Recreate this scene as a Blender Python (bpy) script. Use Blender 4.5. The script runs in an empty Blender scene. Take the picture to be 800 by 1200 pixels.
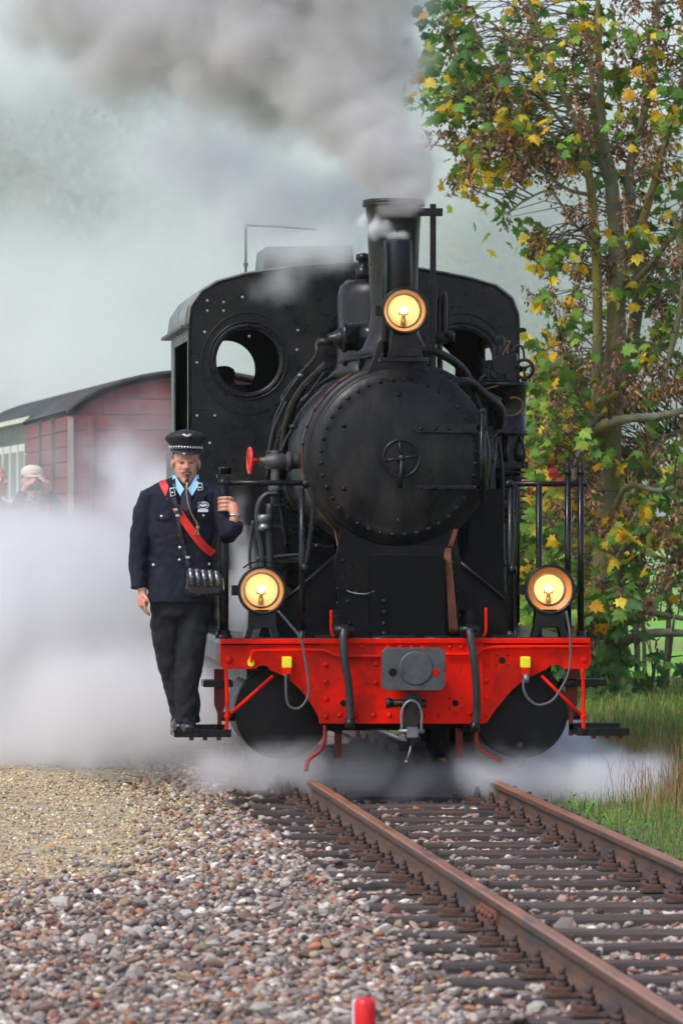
import bpy, bmesh, math, random
import numpy as np
from mathutils import Vector, Matrix, Euler, Quaternion
from mathutils import noise as mnoise
random.seed(7); np.random.seed(7)
R = math.radians
sc = bpy.context.scene
COL = sc.collection

# ---------------------------------------------------------------- camera, sky, sun, exposure
CX, CY, CZ, YAW, FPX = -3.004, -29.85, 1.58, R(5.03), 6000.0
cam_d = bpy.data.cameras.new('camera'); cam = bpy.data.objects.new('camera', cam_d); COL.objects.link(cam)
cam.location = (CX, CY, CZ); cam.rotation_euler = (R(90), 0, -YAW)
cam_d.sensor_fit = 'VERTICAL'; cam_d.sensor_height = 36; cam_d.lens = FPX / 1200 * 36
cam_d.clip_start = 0.5; cam_d.clip_end = 4000
cam_d.dof.use_dof = True; cam_d.dof.focus_distance = 30.3; cam_d.dof.aperture_fstop = 7.1
sc.camera = cam
w = bpy.data.worlds.new('World'); sc.world = w; w.use_nodes = True
wn, wl = w.node_tree.nodes, w.node_tree.links
bg = wn['Background']; sky = wn.new('ShaderNodeTexSky'); sky.sky_type = 'NISHITA'; sky.sun_disc = False
SUN_EL, SUN_AZ = 50.0, 235.0       # degrees; azimuth clockwise from +Y: the light comes from behind the camera's left shoulder
sky.sun_elevation = R(SUN_EL); sky.sun_rotation = R(SUN_AZ); sky.dust_density = 2.0; sky.air_density = 1.0
hs = wn.new('ShaderNodeHueSaturation'); hs.inputs['Saturation'].default_value = 0.80; hs.inputs['Hue'].default_value = 0.525
wl.new(sky.outputs[0], hs.inputs['Color']); wl.new(hs.outputs[0], bg.inputs['Color'])
bg.inputs['Strength'].default_value = 0.145
sun_d = bpy.data.lights.new('sun', 'SUN'); sun = bpy.data.objects.new('sun', sun_d); COL.objects.link(sun)
sun_d.energy = 1.3; sun_d.angle = R(18); sun_d.color = (1.0, 0.96, 0.91)
az, el = R(SUN_AZ), R(SUN_EL)
sv = Vector((math.sin(az) * math.cos(el), math.cos(az) * math.cos(el), math.sin(el)))
sun.rotation_euler = sv.to_track_quat('Z', 'Y').to_euler()
sc.view_settings.view_transform = 'Standard'; sc.view_settings.look = 'None'
sc.view_settings.exposure = 0.66; sc.view_settings.gamma = 1.0
sc.cycles.volume_bounces = 3; sc.cycles.max_bounces = 8; sc.cycles.diffuse_bounces = 2; sc.cycles.glossy_bounces = 3
sc.cycles.transmission_bounces = 4; sc.cycles.transparent_max_bounces = 12
sc.cycles.volume_step_rate = 1.0; sc.cycles.volume_max_steps = 256
sc.cycles.use_adaptive_sampling = True; sc.cycles.adaptive_threshold = 0.035
sc.cycles.sample_clamp_indirect = 6.0

# ---------------------------------------------------------------- measuring: a pixel of the photograph to a point of the place
AX = Vector((math.sin(YAW), math.cos(YAW), 0)); RX = Vector((math.cos(YAW), -math.sin(YAW), 0)); UZ = Vector((0, 0, 1))
CAM = Vector((CX, CY, CZ))
def ray(px, py): return AX + RX * ((px - 400) / FPX) + UZ * ((600 - py) / FPX)
def P(px, py, Y):
    r = ray(px, py); return CAM + r * ((Y - CY) / r.y)
def PD(px, py, d): return CAM + ray(px, py) * d
def PG(px, py, z=0.0):
    r = ray(px, py); return CAM + r * ((z - CZ) / r.z)
def X(px, Y): return P(px, 600, Y).x
def Z(py, Y, px=475): return P(px, py, Y).z

# ---------------------------------------------------------------- materials
MATS = {}
def mat(name, col, rough=0.6, metal=0.0, var=0.15, vscale=6.0, bump=0.0, bscale=40.0, col2=None, c2amt=0.5, c2scale=3.0,
        spec=0.5, coat=0.0, emit=None, estr=0.0, rvar=0.15, sss=0.0, stretch=None, perobj=0.0):
    """principled surface: base colour broken up by two noises, a patchy second colour (rust, dust, moss), varied gloss, fine bump"""
    if name in MATS: return MATS[name]
    m = bpy.data.materials.new(name); m.use_nodes = True; MATS[name] = m
    n, l = m.node_tree.nodes, m.node_tree.links; b = n['Principled BSDF']
    tc = n.new('ShaderNodeTexCoord'); src = tc.outputs['Object']
    if stretch:
        mp = n.new('ShaderNodeMapping'); mp.inputs['Scale'].default_value = stretch
        l.new(src, mp.inputs['Vector']); src = mp.outputs[0]
    nz = n.new('ShaderNodeTexNoise'); nz.inputs['Scale'].default_value = vscale; nz.inputs['Detail'].default_value = 6
    nz.inputs['Roughness'].default_value = 0.65; l.new(src, nz.inputs['Vector'])
    mr = n.new('ShaderNodeMapRange'); mr.inputs['From Min'].default_value = 0.3; mr.inputs['From Max'].default_value = 0.7
    mr.inputs['To Min'].default_value = 1 - var; mr.inputs['To Max'].default_value = 1 + var; l.new(nz.outputs['Fac'], mr.inputs['Value'])
    cur = None
    rgb = n.new('ShaderNodeRGB'); rgb.outputs[0].default_value = (*col, 1); cur = rgb.outputs[0]
    if perobj:
        oi = n.new('ShaderNodeObjectInfo'); h = n.new('ShaderNodeHueSaturation')
        m2 = n.new('ShaderNodeMapRange'); m2.inputs['To Min'].default_value = 1 - perobj; m2.inputs['To Max'].default_value = 1 + perobj
        l.new(oi.outputs['Random'], m2.inputs['Value']); l.new(m2.outputs[0], h.inputs['Value']); l.new(cur, h.inputs['Color']); cur = h.outputs[0]
    if col2:
        n2 = n.new('ShaderNodeTexNoise'); n2.inputs['Scale'].default_value = c2scale; n2.inputs['Detail'].default_value = 8
        n2.inputs['Roughness'].default_value = 0.7; l.new(src, n2.inputs['Vector'])
        r2 = n.new('ShaderNodeMapRange'); r2.interpolation_type = 'SMOOTHSTEP'
        t = 0.72 - 0.4 * c2amt
        r2.inputs['From Min'].default_value = t - 0.07; r2.inputs['From Max'].default_value = t + 0.09; l.new(n2.outputs['Fac'], r2.inputs['Value'])
        mx = n.new('ShaderNodeMix'); mx.data_type = 'RGBA'; l.new(r2.outputs[0], mx.inputs['Factor'])
        l.new(cur, mx.inputs[6]); mx.inputs[7].default_value = (*col2, 1); cur = mx.outputs[2]
    mul = n.new('ShaderNodeVectorMath'); mul.operation = 'SCALE'; l.new(cur, mul.inputs[0]); l.new(mr.outputs[0], mul.inputs['Scale'])
    l.new(mul.outputs[0], b.inputs['Base Color'])
    rr = n.new('ShaderNodeMapRange'); rr.inputs['From Min'].default_value = 0.3; rr.inputs['From Max'].default_value = 0.7
    rr.inputs['To Min'].default_value = max(0.03, rough - rvar); rr.inputs['To Max'].default_value = min(1, rough + rvar)
    l.new(nz.outputs['Fac'], rr.inputs['Value']); l.new(rr.outputs[0], b.inputs['Roughness'])
    b.inputs['Metallic'].default_value = metal; b.inputs['Specular IOR Level'].default_value = spec
    if coat: b.inputs['Coat Weight'].default_value = coat; b.inputs['Coat Roughness'].default_value = 0.12
    if sss:
        b.inputs['Subsurface Weight'].default_value = sss; b.inputs['Subsurface Radius'].default_value = (0.02, 0.008, 0.004); b.inputs['Subsurface Scale'].default_value = 0.5
    if emit: b.inputs['Emission Color'].default_value = (*emit, 1); b.inputs['Emission Strength'].default_value = estr
    if bump:
        n3 = n.new('ShaderNodeTexNoise'); n3.inputs['Scale'].default_value = bscale; n3.inputs['Detail'].default_value = 5
        l.new(src, n3.inputs['Vector']); bp = n.new('ShaderNodeBump'); bp.inputs['Strength'].default_value = bump; bp.inputs['Distance'].default_value = 0.01
        l.new(n3.outputs['Fac'], bp.inputs['Height']); l.new(bp.outputs[0], b.inputs['Normal'])
    return m
def vmat(name, col, dens, aniso=0.0, grid=True):
    m = bpy.data.materials.new(name); m.use_nodes = True; n, l = m.node_tree.nodes, m.node_tree.links
    n.remove(n['Principled BSDF']); v = n.new('ShaderNodeVolumePrincipled')
    v.inputs['Color'].default_value = (*col, 1); v.inputs['Density'].default_value = dens; v.inputs['Anisotropy'].default_value = aniso
    if not grid: v.inputs['Density Attribute'].default_value = ''
    l.new(v.outputs[0], n['Material Output'].inputs['Volume']); return m

# ---------------------------------------------------------------- mesh collecting
class MB:
    def __init__(s): s.v = []; s.f = []; s.smooth = []
    def add(s, vs, fs, smooth=False):
        o = len(s.v); s.v += [tuple(v) for v in vs]; s.f += [tuple(i + o for i in f) for f in fs]; s.smooth += [smooth] * len(fs); return s
    def box(s, c, size, rot=None):
        hx, hy, hz = size[0] / 2, size[1] / 2, size[2] / 2
        vs = [Vector((x * hx, y * hy, z * hz)) for x in (-1, 1) for y in (-1, 1) for z in (-1, 1)]
        if rot: e = Euler(rot).to_matrix(); vs = [e @ v for v in vs]
        c = Vector(c)
        return s.add([v + c for v in vs], [(0, 1, 3, 2), (4, 6, 7, 5), (0, 4, 5, 1), (2, 3, 7, 6), (0, 2, 6, 4), (1, 5, 7, 3)])
    def b2(s, x0, x1, y0, y1, z0, z1): return s.box(((x0 + x1) / 2, (y0 + y1) / 2, (z0 + z1) / 2), (abs(x1 - x0), abs(y1 - y0), abs(z1 - z0)))
    def prism(s, poly, t0, t1, axis='y', smooth=False):
        """poly: outline of (a,b) counter or clockwise; axis y -> (x,z) outline extruded along y"""
        f = {'y': lambda a, b, t: (a, t, b), 'x': lambda a, b, t: (t, a, b), 'z': lambda a, b, t: (a, b, t)}[axis]
        n = len(poly)
        vs = [f(a, b, t0) for a, b in poly] + [f(a, b, t1) for a, b in poly]
        fs = [tuple(range(n)), tuple(range(2 * n - 1, n - 1, -1))] + [(i, (i + 1) % n, (i + 1) % n + n, i + n) for i in range(n)]
        return s.add(vs, fs, smooth)
    def ringplate(s, outer, inner, t0, t1):
        """plate in xz between two outlines with equal point counts, thick along y"""
        n = len(outer); vs = [(a, t, b) for t in (t0, t1) for ring in (outer, inner) for a, b in ring]; fs = []
        for i in range(n):
            j = (i + 1) % n
            fs += [(i, j, n + j, n + i), (2 * n + i, 3 * n + i, 3 * n + j, 2 * n + j), (i, 2 * n + i, 2 * n + j, j), (n + i, n + j, 3 * n + j, 3 * n + i)]
        return s.add(vs, fs)
    def lathe(s, prof, c, axis, n=24, smooth=True, caps=True, a0=0, a1=None):
        """prof: list of (radius, distance along axis) from point c"""
        ax = Vector(axis).normalized(); u = ax.orthogonal().normalized(); w_ = ax.cross(u); c = Vector(c); vs = []; fs = []
        for r, t in prof:
            for k in range(n):
                a = 2 * math.pi * k / n; vs.append(c + ax * t + (u * math.cos(a) + w_ * math.sin(a)) * r)
        m = len(prof)
        for i in range(m - 1):
            for k in range(n):
                k2 = (k + 1) % n; fs.append((i * n + k, i * n + k2, (i + 1) * n + k2, (i + 1) * n + k))
        s.add(vs, fs, smooth)
        if caps:
            o = len(s.v) - len(vs)
            s.f += [tuple(o + k for k in range(n - 1, -1, -1)), tuple(o + (m - 1) * n + k for k in range(n))]; s.smooth += [False, False]
        return s
    def cyl(s, p0, p1, r, n=16, r1=None):
        p0, p1 = Vector(p0), Vector(p1); d = p1 - p0
        return s.lathe([(r, 0), (r if r1 is None else r1, d.length)], p0, d, n)
    def tube(s, path, r, n=10, smooth=True, closed=False):
        pts = [Vector(p) for p in path]; m = len(pts); rs = r if hasattr(r, '__len__') else [r] * m
        t0 = (pts[1] - pts[0]).normalized(); u = t0.orthogonal().normalized(); vs = []; fs = []
        for i, p in enumerate(pts):
            if closed: t = (pts[(i + 1) % m] - pts[i - 1]).normalized()
            else: t = (pts[min(i + 1, m - 1)] - pts[max(i - 1, 0)]).normalized()
            u = (u - t * u.dot(t)).normalized(); w_ = t.cross(u)
            for k in range(n):
                a = 2 * math.pi * k / n; vs.append(p + (u * math.cos(a) + w_ * math.sin(a)) * rs[i])
        for i in range(m if closed else m - 1):
            i2 = (i + 1) % m
            for k in range(n):
                k2 = (k + 1) % n; fs.append((i * n + k, i * n + k2, i2 * n + k2, i2 * n + k))
        s.add(vs, fs, smooth)
        if not closed:
            o = len(s.v) - len(vs); s.f += [tuple(o + k for k in range(n - 1, -1, -1)), tuple(o + (m - 1) * n + k for k in range(n))]; s.smooth += [False, False]
        return s
    def torus(s, c, axis, R_, r, n=32, k=8):
        ax = Vector(axis).normalized(); u = ax.orthogonal().normalized(); w_ = ax.cross(u); c = Vector(c)
        return s.tube([c + (u * math.cos(2 * math.pi * i / n) + w_ * math.sin(2 * math.pi * i / n)) * R_ for i in range(n)], r, k, closed=True)
    def ball(s, c, r, n=12, sx=1, sy=1, sz=1):
        c = Vector(c); vs = []; fs = []; m = n // 2 + 1
        for i in range(m + 1):
            th = math.pi * i / m
            for k in range(n):
                a = 2 * math.pi * k / n
                vs.append(c + Vector((math.sin(th) * math.cos(a) * r * sx, math.sin(th) * math.sin(a) * r * sy, math.cos(th) * r * sz)))
        for i in range(m):
            for k in range(n):
                k2 = (k + 1) % n; fs.append((i * n + k, (i + 1) * n + k, (i + 1) * n + k2, i * n + k2))
        return s.add(vs, fs, True)
    def rivet(s, p, nrm, r=0.014, h=0.012):
        return s.lathe([(r, 0), (r * 0.92, h * 0.5), (r * 0.6, h * 0.9), (r * 0.12, h)], p, nrm, 8)
    def build(s, name, m, parent=None, bevel=0.0, origin=None, sub=0, **props):
        me = bpy.data.meshes.new(name)
        # a part's own origin sits at its centre, so that copies and masks have a sensible pivot
        root = parent
        off = Vector(origin) if origin is not None else (WORLD.get(parent, Vector((0, 0, 0))) if parent else Vector((0, 0, 0)))
        me.from_pydata([Vector(v) - off for v in s.v], [], s.f); me.validate()
        if len(me.polygons) == len(s.smooth): me.polygons.foreach_set('use_smooth', s.smooth)
        me.materials.append(m)
        bm = bmesh.new(); bm.from_mesh(me); bmesh.ops.remove_doubles(bm, verts=bm.verts, dist=1e-5) if sub else None
        bmesh.ops.recalc_face_normals(bm, faces=bm.faces); bm.to_mesh(me); bm.free()
        o = bpy.data.objects.new(name, me); COL.objects.link(o)
        WORLD[o] = off
        if parent: o.parent = parent; o.location = off - WORLD[parent]
        else: o.location = off
        if bevel:
            b = o.modifiers.new('bevel', 'BEVEL'); b.width = bevel; b.segments = 2; b.limit_method = 'ANGLE'; b.angle_limit = R(50)
        if sub:
            b = o.modifiers.new('subdivision', 'SUBSURF'); b.levels = sub; b.render_levels = sub
        for k, v in props.items(): o[k] = v
        return o
WORLD = {}
def thing(name, label, cat, loc=(0, 0, 0), group=None):
    o = bpy.data.objects.new(name, None); COL.objects.link(o); o.location = loc; WORLD[o] = Vector(loc); o.empty_display_size = 0.2
    o['label'] = label; o['category'] = cat
    if group: o['group'] = group
    return o
def tag(o, label, cat, group=None, kind=None):
    if label: o['label'] = label
    if cat: o['category'] = cat
    if group: o['group'] = group
    if kind: o['kind'] = kind
    return o
def bez(pts, n=8):
    """smooth path through the given points (Catmull-Rom)"""
    pts = [Vector(p) for p in pts]; q = [pts[0] * 2 - pts[1]] + pts + [pts[-1] * 2 - pts[-2]]; out = []
    for i in range(1, len(q) - 2):
        for k in range(n):
            t = k / n; a, b, c, d = q[i - 1], q[i], q[i + 1], q[i + 2]
            out.append(0.5 * ((2 * b) + (c - a) * t + (2 * a - 5 * b + 4 * c - d) * t * t + (3 * b - a - 3 * c + d) * t ** 3))
    return out + [pts[-1]]
def circ(cx, cz, r, n=32, rz=None, a0=0.0):
    return [(cx + r * math.cos(a0 + 2 * math.pi * i / n), cz + (rz or r) * math.sin(a0 + 2 * math.pi * i / n)) for i in range(n)]
def raw(name, V, F, m, parent=None, smooth=False, colors=None, **props):
    """fast mesh from numpy arrays, optional per-vertex colour attribute 'tint' (the colour of each stone or leaf)"""
    V = np.asarray(V, dtype=np.float32); F = np.asarray(F, dtype=np.int32); k = F.shape[1]
    me = bpy.data.meshes.new(name); me.vertices.add(len(V)); me.vertices.foreach_set('co', V.ravel())
    me.loops.add(F.size); me.loops.foreach_set('vertex_index', F.ravel())
    me.polygons.add(len(F)); me.polygons.foreach_set('loop_start', np.arange(len(F), dtype=np.int32) * k)
    me.polygons.foreach_set('loop_total', np.full(len(F), k, dtype=np.int32))
    if smooth: me.polygons.foreach_set('use_smooth', np.ones(len(F), dtype=bool))
    me.update()
    if colors is not None:
        a = me.color_attributes.new('tint', 'FLOAT_COLOR', 'POINT'); c = np.ones((len(V), 4), dtype=np.float32); c[:, :3] = colors; a.data.foreach_set('color', c.ravel())
    me.materials.append(m); o = bpy.data.objects.new(name, me); COL.objects.link(o); WORLD[o] = Vector((0, 0, 0))
    if parent: o.parent = parent; o.location = -WORLD[parent]
    for kk, v in props.items(): o[kk] = v
    return o
# ---------------------------------------------------------------- steam, smoke and haze
def cloud(name, label, cat, lo, hi, voxel, blobs, m, warp=0.3, wscale=1.0, nscale=2.0, namp=0.8, edge=0.5, thresh=0.0, nscale2=None, stretch=None, power=1.0, rough=.62):
    """a puff of vapour: a density grid filled by a field (soft ellipsoids, warped and eaten into by noise)"""
    ng = bpy.data.node_groups.new(name, 'GeometryNodeTree')
    ng.interface.new_socket('Geometry', in_out='OUTPUT', socket_type='NodeSocketGeometry')
    n, l = ng.nodes, ng.links; out = n.new('NodeGroupOutput'); vc = n.new('GeometryNodeVolumeCube')
    lo, hi = Vector(lo), Vector(hi); c0 = (lo + hi) / 2
    vc.inputs['Min'].default_value = lo - c0; vc.inputs['Max'].default_value = hi - c0
    for ax_, k in zip('XYZ', range(3)): vc.inputs['Resolution ' + ax_].default_value = max(4, int((hi - lo)[k] / voxel))
    pos = n.new('GeometryNodeInputPosition')
    def vm(op, a, b=None, scale=None):
        x = n.new('ShaderNodeVectorMath'); x.operation = op
        for i, q in enumerate((a, b)):
            if q is None: continue
            if isinstance(q, (tuple, Vector)): x.inputs[i].default_value = q
            else: l.new(q, x.inputs[i])
        if scale is not None: x.inputs['Scale'].default_value = scale
        return x.outputs['Value'] if op == 'LENGTH' else x.outputs['Vector']
    def mm(op, a, b=None, c=None, clamp=False):
        x = n.new('ShaderNodeMath'); x.operation = op; x.use_clamp = clamp
        for i, q in enumerate((a, b, c)):
            if q is None: continue
            if isinstance(q, (int, float)): x.inputs[i].default_value = q
            else: l.new(q, x.inputs[i])
        return x.outputs[0]
    def noise(src, scale, detail=4, rough=0.55):
        x = n.new('ShaderNodeTexNoise'); x.inputs['Scale'].default_value = scale; x.inputs['Detail'].default_value = detail; x.inputs['Roughness'].default_value = rough
        l.new(src, x.inputs['Vector']); return x
    p = pos.outputs[0]; wp = p
    if stretch: wp = vm('MULTIPLY', p, stretch)
    nw = noise(wp, wscale, 3)
    off = vm('SCALE', vm('SUBTRACT', nw.outputs['Color'], (0.5, 0.5, 0.5)), scale=warp * 2)
    q = vm('ADD', p, off); acc = None
    for c, r, s_ in blobs:
        d = vm('LENGTH', vm('DIVIDE', vm('SUBTRACT', q, tuple(Vector(c) - c0)), tuple(r)))
        v = mm('MULTIPLY', mm('SUBTRACT', 1.0, d), s_)
        acc = v if acc is None else mm('SMOOTH_MAX', acc, v, 0.15)
    nn = noise(vm('ADD', wp, vm('SCALE', off, scale=0.6)), nscale, 9, rough)
    e = mm('ADD', acc, mm('MULTIPLY', mm('SUBTRACT', nn.outputs['Fac'], 0.5), namp * 2))
    mr = n.new('ShaderNodeMapRange'); mr.interpolation_type = 'SMOOTHSTEP'; mr.inputs['From Min'].default_value = thresh; mr.inputs['From Max'].default_value = thresh + edge
    l.new(e, mr.inputs['Value']); den = mr.outputs[0]
    if power != 1.0: den = mm('POWER', den, power)
    l.new(den, vc.inputs['Density'])
    sm = n.new('GeometryNodeSetMaterial'); sm.inputs['Material'].default_value = m
    l.new(vc.outputs[0], sm.inputs['Geometry']); l.new(sm.outputs[0], out.inputs[0])
    me = bpy.data.meshes.new(name)
    me.from_pydata([(x, y, z) for x in (lo.x - c0.x, hi.x - c0.x) for y in (lo.y - c0.y, hi.y - c0.y) for z in (lo.z - c0.z, hi.z - c0.z)], [],
                   [(0, 1, 3, 2), (4, 6, 7, 5), (0, 4, 5, 1), (2, 3, 7, 6), (0, 2, 6, 4), (1, 5, 7, 3)]); me.materials.append(m)
    o = bpy.data.objects.new(name, me); COL.objects.link(o); o.location = c0
    md = o.modifiers.new('density', 'NODES'); md.node_group = ng
    return tag(o, label, cat, kind='stuff')
def B(px, py, d, rx, rd, rz, s_=1.0):
    """ellipsoid at a pixel and depth; radii across (px), in depth (m), up (px)"""
    k = d / FPX; return (PD(px, py, d), (rx * k, rd, rz * k), s_)
def span(blobs, pad=0.3):
    lo = [min(b[0][i] - b[1][i] for b in blobs) - pad for i in range(3)]; hi = [max(b[0][i] + b[1][i] for b in blobs) + pad for i in range(3)]
    return lo, hi
# ================================================================ THE SETTING
def zsurf(x, y):
    """height of the ground: ballast trough, gravel path at the left, bank at the right"""
    n_ = mnoise.noise(Vector((x * .9, y * .35, 0))) * .035 + mnoise.noise(Vector((x * 3, y * 3, 5))) * .012
    z = -.165
    if x < -1.2: z = -.165 + min(.05, (-1.2 - x) * .03)
    if x > .7: z = -.165 + min(.22, (x - .7) * .12)
    if abs(x) < 1.15: n_ *= .25
    return z + n_
def sheet(name, x0, x1, y0, y1, dx, dy, zf, m, **kw):
    xs = np.arange(x0, x1 + dx * .5, dx); ys = np.arange(y0, y1 + dy * .5, dy); nx, ny = len(xs), len(ys)
    V = np.array([(x, y, zf(x, y)) for y in ys for x in xs]); i = np.arange(nx * ny).reshape(ny, nx)
    F = np.stack([i[:-1, :-1], i[:-1, 1:], i[1:, 1:], i[1:, :-1]], -1).reshape(-1, 4)
    return raw(name, V, F, m, smooth=True, kind='structure', **kw)
m_bed = mat('ballast dust', (.26, .205, .165), .9, var=.35, vscale=14, bump=.9, bscale=70, col2=(.09, .075, .065), c2amt=.5, c2scale=5)
m_path = mat('sandy gravel', (.46, .37, .22), .95, var=.35, vscale=22, bump=1.0, bscale=90, col2=(.25, .22, .18), c2amt=.5, c2scale=6)
m_verge = mat('verge soil', (.10, .09, .04), .95, var=.4, vscale=12, bump=.8, bscale=50, col2=(.07, .12, .03), c2amt=.55, c2scale=4)
m_mead = mat('meadow', (.16, .42, .03), .95, var=.25, vscale=.5, bump=.5, bscale=8, col2=(.22, .27, .07), c2amt=.5, c2scale=.12)
def zfar(x, y):
    d = max(0, y - 60); return -.35 + .002 * d + (mnoise.noise(Vector((x * .02, y * .02, 3))) * .8 if d > 40 else 0)
ground = sheet('ground', -700, 700, -60, 1000, 20, 10, lambda x, y: zfar(x, y) - .05, m_mead)
def edge(y):
    pts = [(-22, -8), (-12, -4.6), (-7.6, -2.5), (-4.9, -1.6), (-1, -1.1), (50, -1.05)]
    for (a, b_), (c, d_) in zip(pts[:-1], pts[1:]):
        if y <= c: return b_ + (d_ - b_) * (y - a) / (c - a) + .10 * math.sin(y * 2.1) + .06 * math.sin(y * 5.3)
    return -1.05
bed = sheet('ballast', -3.0, .72, -21, 46, .12, .2, zsurf, m_bed)
def path_sheet():
    ys = np.arange(-14, 46, .25); us = np.linspace(0, 1, 60); V = []
    for y in ys:
        for u in us: x = -8 + u * (edge(y) + 8); V.append((x, y, zsurf(x, y) + .006 * min(1, (1 - u) * 12)))
    i = np.arange(len(ys) * 60).reshape(len(ys), 60); F = np.stack([i[:-1, :-1], i[:-1, 1:], i[1:, 1:], i[1:, :-1]], -1).reshape(-1, 4)
    return raw('gravel_path', V, F, m_path, smooth=True, kind='structure')
bed2 = sheet('ballast', -8.0, -3.0, -21, 46, .5, .5, lambda x, y: zsurf(x, y) - .004, m_bed)
path = path_sheet()
verge = sheet('grass_verge', .72, 9, -21, 17, .15, .25, lambda x, y: zsurf(x, y) + .003, m_verge)
# the wooded slope across the valley
def zhill(x, y):
    t = max(0, (y - 210) / 210.0); h = (44 - .30 * max(-20, min(90, x))) * (1 - math.exp(-t * 1.35)) * (1.0 + .2 * math.sin(x * .017 + 1.2) + .10 * math.sin(x * .045))
    return zfar(x, y) - .3 + h + mnoise.noise(Vector((x * .03, y * .03, 0))) * 1.6 * min(1, t * 3)
m_hill = mat('forest floor', (.05, .07, .03), .95, var=.4, vscale=.15, col2=(.09, .10, .03), c2amt=.5, c2scale=.05)
hill = sheet('wooded_hill', -260, 260, 205, 512, 6, 7, zhill, m_hill)
hill.name = 'hill'

# ---- stones
def tintmat(name, rough=.85, bump=.5, bscale=60, trans=0.0, spec=.3, obvar=0.0):
    if name in MATS: return MATS[name]
    m = bpy.data.materials.new(name); m.use_nodes = True; n, l = m.node_tree.nodes, m.node_tree.links; b = n['Principled BSDF']; MATS[name] = m
    a = n.new('ShaderNodeAttribute'); a.attribute_name = 'tint'
    g = n.new('ShaderNodeNewGeometry'); nz = n.new('ShaderNodeTexNoise'); nz.inputs['Scale'].default_value = bscale; nz.inputs['Detail'].default_value = 4
    l.new(g.outputs['Position'], nz.inputs['Vector'])
    mr = n.new('ShaderNodeMapRange'); mr.inputs['From Min'].default_value = .3; mr.inputs['From Max'].default_value = .7; mr.inputs['To Min'].default_value = .72; mr.inputs['To Max'].default_value = 1.25
    l.new(nz.outputs['Fac'], mr.inputs['Value']); s_ = n.new('ShaderNodeVectorMath'); s_.operation = 'SCALE'; l.new(a.outputs['Color'], s_.inputs[0]); l.new(mr.outputs[0], s_.inputs['Scale'])
    l.new(s_.outputs[0], b.inputs['Base Color']); b.inputs['Roughness'].default_value = rough; b.inputs['Specular IOR Level'].default_value = spec
    if bump:
        bp = n.new('ShaderNodeBump'); bp.inputs['Strength'].default_value = bump; bp.inputs['Distance'].default_value = .006; l.new(nz.outputs['Fac'], bp.inputs['Height']); l.new(bp.outputs[0], b.inputs['Normal'])
    if trans:
        t = n.new('ShaderNodeBsdfTranslucent'); l.new(s_.outputs[0], t.inputs['Color']); mx = n.new('ShaderNodeMixShader'); mx.inputs['Fac'].default_value = trans
        l.new(b.outputs[0], mx.inputs[1]); l.new(t.outputs[0], mx.inputs[2]); l.new(mx.outputs[0], n['Material Output'].inputs['Surface'])
    return m
m_stone = tintmat('ballast stone')
def stone_protos(k=10, sub=1):
    out = []
    for j in range(k):
        bm = bmesh.new(); bmesh.ops.create_icosphere(bm, subdivisions=sub, radius=1.0)
        V = np.array([v.co[:] for v in bm.verts]); bm.verts.index_update(); F = np.array([[v.index for v in f.verts] for f in bm.faces]); bm.free()
        rs = np.random.RandomState(j * 7 + 3)
        for _ in range(11):      # chop facets off: crushed rock
            nrm = rs.normal(size=3); nrm /= np.linalg.norm(nrm); d = rs.uniform(.38, .8); e = V @ nrm; V = V - np.outer(np.maximum(0, e - d), nrm)
        V *= 1 + rs.uniform(-.1, .1, (len(V), 1)); V *= rs.uniform(.6, 1.2, 3) * np.array([1.2, 1, .62]); out.append((V, F))
    return out
PAL = np.array([(.34, .29, .25), (.24, .205, .18), (.44, .38, .33), (.33, .17, .115), (.40, .16, .085), (.17, .11, .085), (.58, .51, .43), (.48, .36, .21), (.12, .10, .09), (.38, .25, .195), (.78, .72, .62)])
PW = np.array([.20, .19, .14, .09, .035, .09, .06, .04, .08, .09, .025]); PW = PW / PW.sum()
PALY = np.array([(.55, .44, .26), (.45, .35, .20), (.64, .55, .38), (.36, .29, .20), (.28, .19, .11), (.55, .34, .13), (.72, .66, .52), (.15, .12, .08)])
PWY = np.array([.24, .22, .16, .14, .09, .06, .05, .04]); PWY = PWY / PWY.sum()
PR = stone_protos(12, 1)
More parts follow.
